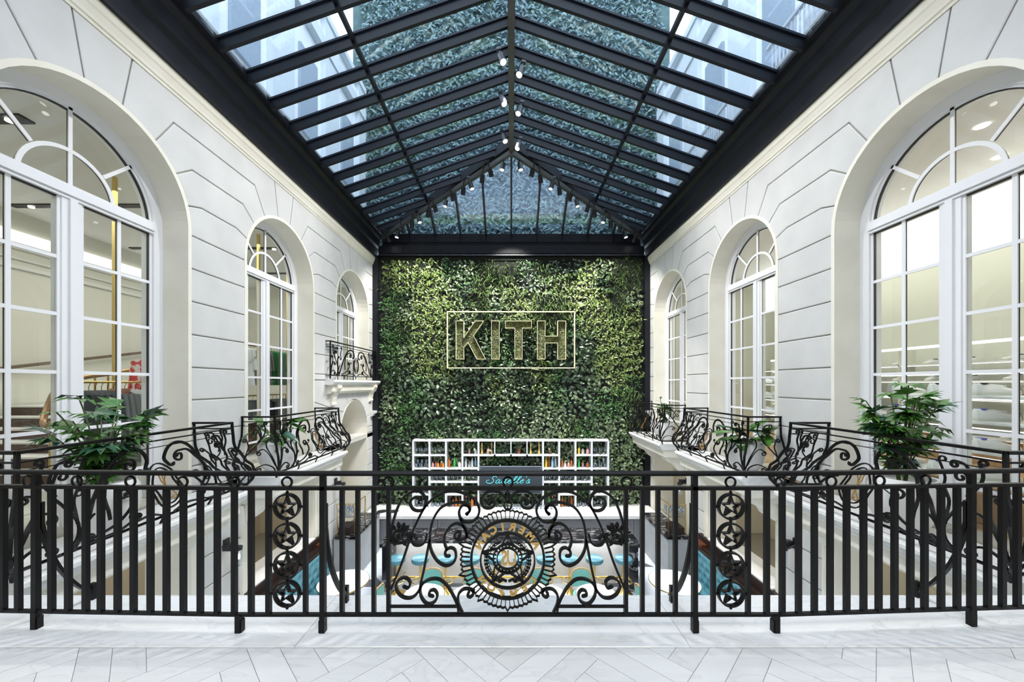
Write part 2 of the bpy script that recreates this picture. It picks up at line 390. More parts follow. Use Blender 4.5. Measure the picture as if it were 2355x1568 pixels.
for side in (-1, 1):
    base = MB(); polys = stones_of(side)
    for p in polys:
        base.prism(p, lambda y, h: (side*S*1.005, y*S, H(h)), lambda y, h: (side*S*(1+TH), y*S, H(h)))
    base.box(side*S*1.002, side*S*(1+TH), -1.2*S, (CS[0]-RW)*S, LOW, H(.86))
    base.box(side*S*1.03, side*S*(1+TH), (CS[0]-RW)*S, (CS[0]+RW)*S, LOW, H(.72))
    base.box(side*S*1.002, side*S*(1+TH), -1.2*S, FARW*S, H(.86), H(1.2))
    wall = base.obj('wall_'+WD[side], MORTAR, kind='structure')
    for p in polys:
        if max(q[0] for q in p) < .45: continue
        a = inset(p, .0019); b = inset(p, .0044); m = MB()
        m.loft([[(side*S*1.006, y*S, H(h)) for y, h in a], [(side*S*1.0012, y*S, H(h)) for y, h in a], [(side*S, y*S, H(h)) for y, h in b]])
        m.obj('stone', STONE, wall)
    # reveals: one cream stone lining per opening
    for i, c in enumerate(CS[1:]):
        bot = .02 if (side < 0 and i == 2) else -.3406
        pts = [(c-RW, bot)]+arc(c, 1, 180, 0, 26)+[(c+RW, bot)]
        segs = [pts[0:3]]+[pts[k:k+4] for k in range(2, len(pts)-4, 3)]+[pts[-4:]]
        m = MB()
        for k in range(len(pts)-1):
            (y0, h0), (y1, h1) = pts[k], pts[k+1]
            q = lambda y, h, d, X: (side*S*X, (y+(y-c)*d)*S, H(h+max(0, h-HS)*d) if h > HS else H(h))
            m.add([q(y0,h0,-.006,.9985), q(y1,h1,-.006,.9985), q(y1,h1,-.006,1+TH+.03), q(y0,h0,-.006,1+TH+.03)], [(0,1,2,3)])
            m.add([q(y0,h0,-.006,.9985), q(y1,h1,-.006,.9985), q(y1,h1,.045,.9985), q(y0,h0,.045,.9985)], [(0,1,2,3)])
            m.add([q(y0,h0,.045,.9985), q(y1,h1,.045,.9985), q(y1,h1,.045,1.002), q(y0,h0,.045,1.002)], [(0,1,2,3)])
        m.obj('reveal', STONE2, wall, fix=False)
        if not (side < 0 and i == 2):
            m = MB()
            for y in (c-RW, c+RW): m.box(side*S*.999, side*S*1.13, (y-.004)*S, (y+.004)*S, LOW, H(-.462))
            m.box(side*S*.999, side*S*1.13, (c-RW)*S, (c+RW)*S, H(-.462), H(-.47))
            # raised frame mouldings on the hall face beside the opening
            for y, s_ in ((c-RW, -1), (c+RW, 1)):
                m.box(side*S*.994, side*S*1.0, (y+s_*.004)*S, (y+s_*.028)*S, LOW, H(-.462))
                m.box(side*S*.989, side*S*1.0, (y+s_*.028)*S, (y+s_*.034)*S, LOW, H(-.45))
            m.obj('reveal', STONE2, wall)
    if side < 0:
        m = MB(); dc, dr, dhs = 2.36, .197, -.297
        pts = [(dc-dr, -1.097)]+arc(dc, 1, 180, 0, 20, dr, dhs)+[(dc+dr, -1.097)]
        for k in range(len(pts)-1):
            (y0, h0), (y1, h1) = pts[k], pts[k+1]
            m.add([(side*S*.997, y0*S, H(h0)), (side*S*.997, y1*S, H(h1)), (side*S*1.25, y1*S, H(h1)), (side*S*1.25, y0*S, H(h0))], [(0,1,2,3)])
        m.obj('reveal', STONE2, wall, fix=False)
        MB().box(-S*1.26, -S*1.25, 2.1*S, 2.6*S, LOW, H(0)).obj('niche_back', PLAST, wall)
    # impost block at the far end and sill course under the glass roof
    m = MB(); m.prism([(0,-.19),(.035,-.19),(.035,-.205),(.022,-.212),(.018,-.225),(0,-.232)],
                      lambda a, h: (side*S*(1-a), 2.62*S, H(h)), lambda a, h: (side*S*(1-a), 2.707*S, H(h)))
    m.obj('impost', STONE, wall)
    m = MB(); prof = [(0,.857),(.004,.857),(.006,.864),(.013,.866),(.016,.874),(.026,.888),(.032,.892),(.034,.905),(.038,.907),(.038,.916),(0,.916)]
    m.prism(prof, lambda a, h: (side*S*(1-a*.55), -1.2*S, H(h)), lambda a, h: (side*S*(1-a*.55), 2.70*S, H(h)))
    m.obj('trim_%d' % (1 if side < 0 else 2), STONE2, kind='structure')

# ---- arched windows
def glaze(side, n, c, bot):
    X = side*S*(1+TH)
    bx = lambda mb, y0, y1, h0, h1, d0=0, d1=.05: mb.box(X+side*d0, X+side*d1, y0*S, y1*S, H(h0), H(h1))
    root = thing('window_%d' % n, kind='structure')
    RO, RI = RW+.004, RW-.030
    def band(mb, r0, r1, a0, a1, d0, d1, nn=24):
        ring = []
        for i in range(nn+1):
            a = math.radians(a0+(a1-a0)*i/nn)
            ring.append([(X+side*d, (c+r*math.cos(a))*S, H(HS+r*math.sin(a))) for r, d in ((r0, d0), (r1, d0), (r1, d1), (r0, d1))])
        mb.loft(ring)
    m = MB(); band(m, RI, RO, 0, 180, -.03, .10, 36); band(m, RI-.006, RI+.01, 0, 180, -.005, .08, 36)
    for sg in (-1, 1):
        for a, b, d0 in ((RI, RO, -.03), (RI-.006, RI+.01, -.005)):
            m.box(X+side*d0, X+side*.10, (c+sg*a)*S, (c+sg*b)*S, H(bot), H(HS))
    m.obj('frame', WHITE, root)
    TB, TT = .452, .487
    m = MB(); bx(m, c-RI, c+RI, TB, TT, -.035, .09); bx(m, c-RI, c+RI, TB+.008, TT-.008, -.055, -.03); m.obj('transom', WHITE, root)
    m = MB(); bx(m, c-.021, c+.021, bot, TB, -.02, .09); bx(m, c-.008, c+.008, bot, TB, -.045, -.02); m.obj('meeting_stile', WHITE, root)
    bars = MB(); dark = MB()
    def bar(y0, y1, h0, h1):
        vert = (y1-y0) < (h1-h0); bb = MB(); bx(bb, y0, y1, h0, h1, -.005 if vert else -.0035, .006); bb.obj('glazing_bar', WHITE, root)
        e = .0008 if (y1-y0) < (h1-h0) else 0; f = .0008-e
        bx(dark, y0+e, y1-e, h0+f, h1-f, .0065 if vert else .0075, .024 if vert else .023)
    for yy in (-.0225, .0225): bx(dark, c+yy-.002, c+yy+.002, bot, TB, .006, .03)
    for yy in (-RI+.006, RI-.006): bx(dark, c+yy-.002, c+yy+.002, bot, TB, .006, .03)
    band(dark, RI-.009, RI-.005, 0, 180, .006, .03, 30)
    edges = [(-RI, -.021), (.021, RI)]
    mids = []
    for (e0, e1) in edges:
        st = .012
        a0, a1 = e0+st*(1 if e0 < 0 and abs(e0) > .1 else .3), e1-st*(1 if e1 > .1 else .3)
        for y in (e0, e1):   # leaf stiles
            bx(bars, c+y-.0065, c+y+.0065, bot, TB, -.006, .012)
        mid = (e0+e1)/2; bar(c+mid-.0045, c+mid+.0045, bot, TB); mids.append(mid)
    hb = [h for h in (.305, .168, .0286, -.1116, -.245) if h > bot+.03]
    for h in hb:
        for (e0, e1) in edges: bar(c+e0+.006, c+e1-.006, h-.0042, h+.0042)
    bars.obj('leaf_frame', WHITE, root)
    fb = MB(); band(fb, .094, .103, 0, 180, -.0065, .0055, 24); fb.obj('glazing_bar', WHITE, root)
    band(dark, .0955, .1015, 0, 180, .008, .025, 24)
    for a in (45, 90, 135):
        r0 = TT-HS if a == 90 else .105
        ar = math.radians(a); p0 = Vector((c+r0*math.cos(ar), HS+r0*math.sin(ar))); p1 = Vector((c+RI*math.cos(ar), HS+RI*math.sin(ar)))
        for (mb, d0, d1, hw) in ((None, -.005, .006, .0042), (dark, .0065, .024, .003)):
            nn = Vector((-(p1-p0).y, (p1-p0).x)).normalized()*hw
            q = [p0+nn, p1+nn, p1-nn, p0-nn]; t = mb or MB()
            t.loft([[(X+side*d, v.x*S, H(v.y)) for v in q] for d in (d0, d1)])
            if mb is None: t.obj('glazing_bar', WHITE, root)
    bx(dark, c-RI+.006, c+RI-.006, TB-.003, TB+.001, .0, .03)
    dark.obj('spacer', SPACER, root)
    # panes
    ys = [-RI, mids[0], -.021, .021, mids[1], RI]; hh = [TB]+hb+[bot]
    for (y0, y1) in ((ys[0], ys[1]), (ys[1], ys[2]), (ys[3], ys[4]), (ys[4], ys[5])):
        for h1, h0 in zip(hh, hh[1:]):
            m = MB(); bx(m, c+y0+.004, c+y1-.004, h0+.003, h1-.003, .008, .010); m.obj('pane', PANE, root)
    for (r0, r1, a0, a1) in ((.10, RI, 3, 45), (.10, RI, 45, 90), (.10, RI, 90, 135), (.10, RI, 135, 177), (.012, .094, 8, 90), (.012, .094, 90, 172)):
        m = MB(); band(m, r0, r1, a0, a1, .008, .010, 8); m.obj('pane', PANE, root)
n = 0
for side in (-1, 1):
    for i, c in enumerate(CS[1:]):
        n += 1; glaze(side, n, c, .02 if (side < 0 and i == 2) else -.3406)

# ---- rooms behind the windows
SHOPW = M('shop_wall', (.74,.73,.66), .8); SHOPG = M('shop_wall_right', (.68,.69,.60), .8)
CEIL = M('shop_ceiling', (.78,.78,.76), .8); COVE = M('cove_glow', (1,1,1), .5, emit=(1,.98,.93), es=1.15)
OAK = M('oak_floor', (.50,.33,.19), .5, c2=(.40,.25,.13), scale=4, stretch=(1, 8, 1))
TREAD = M('dark_walnut', (.07,.03,.018), .35)
for side in (-1, 1):
    wm = SHOPW if side < 0 else SHOPG
    XB = 2.15 if side < 0 else 2.05
    nm = 'wall_shop_'+WD[side]
    m = MB(); m.box(side*S*XB, side*S*(XB+.02), -.2*S, 2.9*S, -.02, H(.75))
    m.box(side*S*(1+TH), side*S*XB, 2.88*S, 2.9*S, -.02, H(.75)); m.box(side*S*(1+TH), side*S*XB, -.22*S, -.2*S, -.02, H(.75))
    wl = m.obj(nm, wm, kind='structure')
    m = MB()
    for h0, h1, d in ((.585,.60,.015), (.60,.608,.03), (.54,.548,.012), (.50,.515,.015)):
        m.box(side*S*XB, side*S*(XB-d), -.2*S, 2.88*S, H(h0), H(h1))
    if side < 0: m.obj('moulding', CEIL, wl)
    m = MB(); m.box(side*S*(XB-.02), side*S*(XB-.012), -.1*S, 2.85*S, H(.61), H(.66))
    if side > 0: m.box(side*S*1.70, side*S*1.72, -.1*S, 2.6*S, H(.49), H(.745))  # uplit bulkhead face, no lamp: its brightness is put in as emission
    m.obj('cove_glow', COVE, wl)
    MB().box(side*S*(1+TH), side*S*2.2, -.2*S, 2.9*S, H(.75), H(.77)).obj('ceiling_shop_'+WD[side], CEIL, kind='structure')
    MB().box(side*S*(1.0), side*S*2.2, -.2*S, 2.9*S, -.12, -.004).obj('floor_shop_'+WD[side], OAK if side > 0 else M('stone_floor', (.6,.58,.54), .4), kind='structure')
    # ground-floor side rooms
    m = MB(); m.box(side*S*1.85, side*S*1.87, -.2*S, 2.9*S, LOW, H(-.40)); m.box(side*S*(1+TH), side*S*1.85, 2.72*S, 2.74*S, LOW, H(-.40))
    m.box(side*S*(1+TH), side*S*1.85, -.22*S, -.2*S, LOW, H(-.40))
    m.obj('wall_side_room_'+WD[side], WARMPL if side < 0 else PLAST, kind='structure')
    MB().box(side*S*(1+TH), side*S*1.87, -.2*S, 2.74*S, H(-.40), H(-.375)).obj('ceiling_side_room_'+WD[side], PLAST, kind='structure')

# ---- restaurant floor, tiles with dark triangles
LFL = M('blue_grey_marble', (.56,.62,.70), .2, c2=(.66,.68,.72), scale=1.2); DARKT = M('slate_tile', (.10,.11,.13), .25)
fl = MB().box(-1.9*S, 1.9*S, -.5*S, 2.75*S, LOW-.1, LOW-.01).obj('floor_restaurant', MORTAR, kind='structure')
T = .9
for i in range(-5, 5):
    for j in range(5, 13):
        y0 = j*T; x0 = i*T
        MB().bev(x0+.003, x0+T-.003, y0+.003, y0+T-.003, LOW-.02, LOW, .002).obj('tile', LFL, fl)
        if (i+j) % 2:
            q = [(x0+.08, y0+.1), (x0+T-.08, y0+.1), (x0+T/2, y0+.52)]
            MB().prism(q, lambda x, y: (x, y, LOW-.01), lambda x, y: (x, y, LOW+.002)).obj('dark_tile', DARKT, fl)
MB().box(-1.9*S, 1.9*S, -.5*S, 5*T, LOW-.02, LOW).obj('near_paving', LFL, fl)

# ---- upper landing: herringbone marble and the border slabs the railing stands on
FLW = M('tile_joint', (.78,.77,.75), .7)
lf = MB().box(-1.02*S, 1.02*S, -1.6*S, .59*S, -.35, -.012).obj('floor', FLW, kind='structure')
wt, Lt = .125, .625; r2 = math.sqrt(.5)
for i in range(-44, 45):
    for j in range(-10, 11):
        for typ in (0, 1):
            ox = i*wt+j*Lt; oy = i*wt-j*Lt
            q = [(ox,oy),(ox+Lt,oy),(ox+Lt,oy+wt),(ox,oy+wt)] if typ == 0 else [(ox+Lt,oy+wt-Lt),(ox+Lt+wt,oy+wt-Lt),(ox+Lt+wt,oy+wt),(ox+Lt,oy+wt)]
            q = [((x-y)*r2, (x+y)*r2+.2) for x, y in q]
            q = clip(clip(clip(clip(q, 0, 1, 1.955), 0, -1, -1.35), 1, 0, 3.4), -1, 0, 3.4) if q else q
            if len(q) < 3: continue
            cx = sum(a for a, b in q)/len(q); cy = sum(b for a, b in q)/len(q)
            A = abs(sum(q[k-1][0]*q[k][1]-q[k][0]*q[k-1][1] for k in range(len(q))))/2
            if A < .002: continue
            a = inset(q, .0012)
            MB().loft([[(x, y, -.015) for x, y in a], [(x, y, 0) for x, y in a]]).obj('tile', TILEM, lf)
MB().box(-1.02*S, 1.02*S, -1.6*S, 1.35, -.02, 0).obj('near_paving', TILEM, lf)
xs = [-4.18, -2.9, -1.15, .95, 2.6, 4.18]
for x0, x1 in zip(xs, xs[1:]):
    MB().bev(x0+.001, x1-.001, 1.957, 2.427, -.02, .006, .004).obj('border_slab', MARB, lf)
    MB().bev(x0+.001, x1-.001, 2.427, 2.45, -.10, .002, .008).obj('edge_moulding', MARB, lf)
MB().box(-1.02*S, 1.02*S, 2.36, 2.42, -.62, -.10).obj('fascia', STONE2, lf)
MB().box(-1.02*S, 1.02*S, -1.6*S, 2.36, -.62, -.36).obj('ceiling_below_landing', PLAST, kind='structure')
# back of the landing (behind the camera) and the far wall behind the plants
MB().box(-1.1*S, 1.1*S, -1.22*S, -1.2*S, 0, H(1.1)).obj('wall_back', PLAST, kind='structure')
MB().box(-1.1*S, 1.1*S, -1.2*S, -.45*S, H(.9), H(.95)).obj('ceiling_landing', PLAST, kind='structure')
FARB = MB().box(-1.1*S, 1.1*S, 2.735*S, 2.78*S, LOW, H(.95)).obj('wall_far', M('felt_black', (.012,.014,.010), .9), kind='structure')
m = MB()
for s_ in (-1, 1):
    m.bev(s_*S*.962, s_*S*1.0, 2.66*S, 2.735*S, LOW, H(.915), .01)
m.obj('side_post', BEAM, FARB)
m = MB(); m.bev(-.962*S, .962*S, 2.675*S, 2.735*S, H(.93), H(1.0), .01); m.obj('head_beam', BEAM, FARB)
m = MB()
for k in range(9): m.box((-.9+k*.2)*S, (-.71+k*.2)*S, 2.67*S, 2.69*S, H(.945), H(.975))
m.obj('access_panel', BEAM, FARB)
MB().box(-.96*S, .96*S, 2.655*S, 2.665*S, H(.925), H(.929)).obj('light_strip', M('steel_edge', (.55,.55,.62), .25, 1), FARB)

# ================================================================ glass roof
EX, EH, RH, HD, HY = .94, 1.10, 1.43, 2.167, 2.70    # eave x/h, ridge h, ridge end depth, hip foot depth
roof = thing('ceiling', kind='structure')
Y0 = -.45
rz = lambda X: RH-(RH-EH)*abs(X)/EX
hipx = lambda y: EX*(y-HD)/(HY-HD)          # x of the hip at depth y
for side in (-1, 1):
    m = MB()
    prof = [(1.01,.912),(.968,.912),(.968,.922),(.990,.925),(.990,1.0),(.983,1.008),(.978,1.012),(.972,1.06),(.955,1.075),(.952,1.088),(.94,1.09),(.94,1.115),(1.01,1.13)]
    m.prism(prof, lambda X, h: (side*S*X, Y0*S, H(h)), lambda X, h: (side*S*X, 2.735*S, H(h)))
    m.obj('eave_beam', BEAM, roof)
    ys = [1.19+.128*k for k in range(-13, 12)]
    for y in ys:      # rafters, cut where they meet the hip
        xe = 0 if y < HD else hipx(y)
        if y > HY-.02: continue
        path = [(side*S*EX, y*S, H(rz(EX))), (side*S*xe, y*S, H(rz(xe)))]
        m = MB(); m.tube([Vector(p)+Vector((0,0,-.06)) for p in path], None, ref=(0,1,0), flat=(.13, .05))
        m.tube([Vector(p)+Vector((0,0,.03)) for p in path], None, ref=(0,1,0), flat=(.03, .10))
        m.obj('rafter', IRON2, roof)
    XP = .5625
    yp = HD+XP/EX*(HY-HD)
    m = MB(); m.tube([(side*S*XP, Y0*S, H(rz(XP))-.03), (side*S*XP, yp*S, H(rz(XP))-.03)], None, ref=(0,0,1), flat=(.055, .07)); m.obj('purlin', IRON2, roof)
    m = MB(); 
    for k in range(len(ys)-1):
        y0, y1 = ys[k]+.006, ys[k+1]-.006
        for x0, x1 in ((0, XP-.006), (XP+.006, EX)):
            q = [(x0, y0), (x1, y0), (x1, y1), (x0, y1)]
            q = clip(q, -1, EX/(HY-HD), HD*EX/(HY-HD))
            if len(q) < 3: continue
            a = [(side*S*x, y*S, H(rz(x))) for x, y in q]; b = [(p[0], p[1], p[2]+.02) for p in a]
            MB().loft([a, b]).obj('glass_pane', SKYG, roof)
    # hip: roof beam, and the lower lighting beam with its struts
    m = MB(); m.tube([(0, HD*S, H(RH)-.05), (side*S*EX, HY*S, H(EH)-.03)], None, ref=(0,0,1), flat=(.10, .22)); m.obj('hip_beam', BEAM, roof)
    A, B = Vector((0, (HD+.0)*S, H(RH)-.30)), Vector((side*S*.93, 2.66*S, H(1.055)))
    m = MB(); m.tube([A, B], None, ref=(0,0,1), flat=(.09, .10)); m.obj('lighting_beam', M('grey_steel', (.06,.06,.055), .5), roof)
    m = MB()
    for k in range(1, 12):
        p = A.lerp(B, k/12); m.tube([p, p+Vector((0, .04, .20-.012*k))], .014, 5)
    m.obj('strut', IRON2, roof)
m = MB(); m.box(-.055, .055, Y0*S, HD*S, H(RH)-.30, H(RH)+.05); m.obj('ridge_beam', M('grey_steel'), roof)
# glazed hip at the far end
hz = lambda y: RH-(RH-EH)*(y-HD)/(HY-HD)
mx = [.185*k for k in range(-5, 6)]
for X in mx:
    if abs(X) >= EX: continue
    y1 = HD+abs(X)/EX*(HY-HD)
    m = MB(); m.tube([(X*S, y1*S, H(hz(y1))-.04), (X*S, HY*S, H(EH)-.04)], None, ref=(1,0,0), flat=(.12, .05)); m.obj('hip_mullion', IRON2, roof)
xsn = [-EX]+mx+[EX] if abs(mx[0]) < EX else mx
for x0, x1 in zip(xsn, xsn[1:]):
    q = [(x0+.006, HD-.01), (x1-.006, HD-.01), (x1-.006, HY), (x0+.006, HY)]
    k = (HY-HD)/EX
    q = clip(clip(q, k, -1, -HD), -k, -1, -HD)
    if len(q) < 3: continue
    a = [(x*S, y*S, H(hz(y))) for x, y in q]; b = [(p[0], p[1], p[2]+.02) for p in a]
    MB().loft([a, b]).obj('glass_pane', SKYG, roof)
m = MB(); m.bev(-EX*S, EX*S, 2.69*S, 2.76*S, H(1.0), H(1.095), .01)
m.obj('end_beam', BEAM, roof)
m = MB()
for k in range(10):
    X = (-.925+.185*k); m.box((X+.003)*S, (X+.182)*S, 2.682*S, 2.70*S, H(1.03), H(1.09))
m.obj('end_panel', BEAM, roof)
# track spotlights
SPOTB = M('spot_black', (.008,.008,.01), .4); LENS = M('lamp_lens', (1,1,1), .3, emit=(1,.97,.9), es=10)
def spotlamp():
    t = thing('track_spotlight', 'x', 'spotlight', group='track spotlights on the glass roof beams')
    MB().lathe([(.02, .16), (.045, .15), (.048, .02), (.05, 0), (.042, 0), (.04, .02)], n=12, cap=False).obj('lamp_body', SPOTB, t, smooth=True)
    m = MB(); m.lathe([(.012, .0), (.012, .14)], (0,0,.15), 6); m.box(-.03, .03, -.02, .02, .26, .30); m.obj('bracket', SPOTB, t)
    MB().lathe([(.001, .012), (.04, .012), (.04, .018), (.001, .018)], n=12).obj('lens', LENS, t)
    return t
proto = spotlamp(); first = True
def place_spot(p, rot, lab):
    global first
    if first: o = proto; o.location = p; o.rotation_euler = rot; o['label'] = lab; first = False
    else: dup(proto, p, rot=rot, label=lab, scale=1.25)
ordn = ['first', 'second', 'third', 'fourth', 'fifth', 'sixth', 'seventh', 'eighth', 'ninth', 'tenth', 'eleventh', 'twelfth', 'thirteenth', 'fourteenth', 'fifteenth', 'sixteenth']
for side in (-1, 1):
    for k, d in enumerate((1.16, 1.50, 1.72, 1.98)):
        d += .03*side
        place_spot((side*.13, d*S, H(RH)-.62), (-.35, side*.25, 0), 'lit black spotlight on the %s side of the ridge beam, %s from the front' % (WD[side], ordn[k]))
    A, B = Vector((0, HD*S, H(RH)-.35)), Vector((side*S*.93, 2.66*S, H(1.055)-.05))
    for k in range(14):
        p = A.lerp(B, (k+.9)/15); aim = .75 if k % 3 else -.3
        place_spot((p.x, p.y-.05, p.z-.26), (aim*.6, side*(.3 if k % 2 else -.15), 0), 'black spotlight under the %s hip beam, %s down from the ridge' % (WD[side], ordn[k]))
# ---- courtyard above the roof
EXTW = M('court_render', (.92,.93,.94), .8, c2=(.86,.88,.90), scale=1.2)
for side in (-1, 1):
    m = MB(); m.box(side*S*1.12, side*S*1.2, -1.5*S, 2.9*S, H(1.13), H(2.15))
    wl = m.obj('wall_court_'+WD[side], EXTW, kind='structure')
    m = MB()
    for k in range(6):
        y = .25+.48*k
        m.box(side*S*1.09, side*S*1.125, y*S, (y+.17)*S, H(1.13), H(2.15))
    m.box(side*S*1.08, side*S*1.125, -1.5*S, 2.75*S, H(1.95), H(2.02)); m.box(side*S*1.08, side*S*1.20, -1.5*S, 2.75*S, H(2.15), H(2.19))
    m.obj('pilaster', M('court_trim', (.70,.74,.76), .8), wl)
    for r in range(1):
        for k in range(5):
            y = .5+.48*k; h = 1.35+r*.8
            MB().box(side*S*1.105, side*S*1.125, y*S, (y+.17)*S, H(h), H(h+.45)).obj('shutter', M('court_glass', (.42,.48,.55), .15), wl)
MB().box(-1.2*S, 1.2*S, -1.55*S, -1.5*S, H(1.0), H(1.6)).obj('wall_court_back', EXTW, kind='structure')
fc = MB().box(-1.2*S, 1.2*S, 2.80*S, 2.9*S, H(1.0), H(3.3)).obj('wall_court_far', M('court_moss', (.09,.14,.14), .9, c2=(.05,.09,.09), scale=3), kind='structure')  # backing tinted bluish as well, for the haze over the court
m = MB()
for y0 in (.98, 1.75):
    for k in range(26):
        m.box(S*1.045, S*1.05, (y0+k*.02)*S, (y0+.004+k*.02)*S, H(1.20), H(1.36))
    m.box(S*1.04, S*1.055, (y0-.02)*S, (y0+.53)*S, H(1.36), H(1.372)); m.box(S*1.04, S*1.055, (y0-.02)*S, (y0+.53)*S, H(1.195), H(1.205))
m.obj('roof_railing', M('pale_metal', (.6,.62,.64), .4), label='pale metal bar railing seen through the right side of the glass roof', cat='railing')
# ================================================================ planted wall
GW = thing('green_wall', 'tall living wall densely planted with mixed green foliage behind the bar', 'plant wall', (0, 2.71*S, LOW), world=True)
MB().box(-.962*S, .962*S, 2.70*S, 2.735*S, LOW, H(.93)).obj('felt_backing', M('felt_black'), GW)
LM = {
 'pale':  leafm('leaf_pale', (.03,.07,.015), (.24,.30,.17), .25),
 'dark':  leafm('leaf_dark', (.005,.018,.005), (.055,.10,.04), .24),
 'lime':  leafm('leaf_lime', (.05,.10,.015), (.24,.31,.09)),
 'fern':  leafm('leaf_fern', (.012,.06,.012), (.09,.22,.05)),
 'grass': leafm('leaf_grass', (.02,.07,.01), (.20,.30,.09)),
 'gloss': leafm('leaf_gloss', (.01,.03,.012), (.14,.20,.11), .2)}
def leaf(mb, p, d, L, wd, nrm, bend=.25):
    """one leaf: two rows of quads folded on the midrib, drooping"""
    d = Vector(d).normalized(); nrm = Vector(nrm); nrm = (nrm-d*nrm.dot(d)).normalized(); s_ = d.cross(nrm)
    p = Vector(p); pts = []
    for t, k in ((0, .1), (.33, .9), (.68, .85), (1, .02)):
        c = p+d*(L*t)-nrm*(bend*L*t*t)
        pts += [c+s_*(wd*k)+nrm*(.12*wd), c, c-s_*(wd*k)+nrm*(.12*wd)]
    fs = []
    for i in range(3):
        a = i*3; fs += [(a, a+1, a+4, a+3), (a+1, a+2, a+5, a+4)]
    mb.add(pts, fs)
def clump(kind, rnd):
    mb = MB(); W_ = .27
    N = {'pale': 78, 'dark': 72, 'lime': 88, 'fern': 90, 'grass': 80, 'gloss': 36}[kind]
    for i in range(N):
        x = rnd.uniform(-W_, W_); z = rnd.uniform(-W_, W_); y = -rnd.uniform(.0, 1)**1.5*.26
        if kind == 'grass':
            d = (rnd.uniform(-.5,.5), -.8, rnd.uniform(-.2,.9)); leaf(mb, (x,y*.5,z), d, rnd.uniform(.14,.26), .009, (0,-.4,1), .75)
        elif kind == 'fern':
            d = (rnd.uniform(-1,1), -.5, rnd.uniform(-1,.6)); leaf(mb, (x,y,z), d, rnd.uniform(.06,.12), .014, (rnd.uniform(-.4,.4),-1,.5), .3)
        elif kind == 'gloss':
            d = (rnd.uniform(-1,1), -.35, rnd.uniform(-1.2,.2)); leaf(mb, (x,y,z), d, rnd.uniform(.10,.17), .040, (rnd.uniform(-.5,.5),-1,rnd.uniform(0,1)), .2)
        else:
            k = {'pale': .028, 'dark': .027, 'lime': .019}[kind]
            d = (rnd.uniform(-1,1), -.4, rnd.uniform(-1.2,.7)); leaf(mb, (x,y,z), d, rnd.uniform(.07,.12), k, (rnd.uniform(-.6,.6),-1,rnd.uniform(0,1)), .3)
    return mb.mesh('leaf_clump', LM[kind], fix=False)
rnd = random.Random(11)
CL = {k: [clump(k, rnd) for _ in range(4)] for k in LM}
def species(x, z):
    u = x/(S*.96); v = (z-H(0))/S
    n1 = 1.5*noise.noise(Vector((u*4.2+v*1.5, v*2.6, 1.3))); n2 = 1.5*noise.noise(Vector((u*5+5-v, v*3, 4.0)))
    if v > .35:
        if n1 > .18: return 'lime'
        if n2 > .15: return 'grass'
        if n1 < -.25: return 'fern'
        return 'pale' if n2 > -.2 else 'dark'
    if v > 0:
        if n1 > .22: return 'lime'
        if n2 > .28: return 'fern'
        if n1 < -.25: return 'gloss'
        return 'pale' if n2 > -.12 else 'dark'
    if n1 > .25: return 'pale'
    if n2 > .18: return 'fern'
    if n1 < -.2: return 'gloss'
    return 'grass' if u > .45 and v > -.5 else 'dark'
nx, nz_ = 17, 17
cells = []
for i in range(nx):
    for j in range(nz_):
        x = (-.93+1.86*(i+.5)/nx)*S; z = H(-.88)+(H(.885)-H(-.88))*(j+.5)/nz_
        cells.append((x, z))
for x, z in cells:
    k = species(x, z); x += rnd.uniform(-.05,.05); z += rnd.uniform(-.05,.05)
    o = put('leaf_clump', rnd.choice(CL[k]), GW, (x, 2.70*S, z), (0, rnd.uniform(-.35,.35), 0))
    o.scale = (1.0, rnd.uniform(.6, 1.25), 1.0)
# foliage of the court wall above the roof (nobody could count it)
mb = MB(); r3 = random.Random(5)
for i in range(15000):
    x = r3.uniform(-1.12, 1.12)*S; z = H(r3.uniform(1.05, 3.1))
    leaf(mb, (x, 2.80*S-r3.uniform(0,.12), z), (r3.uniform(-1,1), -.4, r3.uniform(-1,.7)), r3.uniform(.10,.22), .035, (r3.uniform(-.5,.5),-1,r3.uniform(0,1)))
mb.obj('foliage', leafm('leaf_court', (.10,.16,.17), (.19,.29,.29), .7), fc, fix=False, kind='stuff')  # bluish, close leaf tones: haze painted into the colour

# ---- KITH sign: gold outlined box letters in a gold frame
dS = 2.615*S
def sp(cx, cy): return ((1000+cx/6.73-1176)*dS/F, EYE+(883-(690+cy/6.73))*dS/F)
LET = {'K': [(330,325),(445,325),(445,590),(625,325),(750,325),(595,550),(780,910),(650,910),(515,650),(445,730),(445,910),(330,910)],
 'I': [(880,325),(995,325),(995,910),(880,910)],
 'T': [(1095,325),(1495,325),(1495,430),(1350,430),(1350,910),(1240,910),(1240,430),(1095,430)],
 'H': [(1590,325),(1705,325),(1705,560),(1905,560),(1905,325),(2025,325),(2025,910),(1905,910),(1905,660),(1705,660),(1705,910),(1590,910)]}
sgn = thing('wall_sign', 'gold framed sign of outlined box letters reading KITH on the green wall', 'sign', (0, dS, sp(0,910)[1]), world=True)
MOSS = leafm('leaf_moss', (.06,.075,.02), (.27,.28,.12), .6); GSIGN = M('sign_gold', (.92,.86,.58), .4, .2)
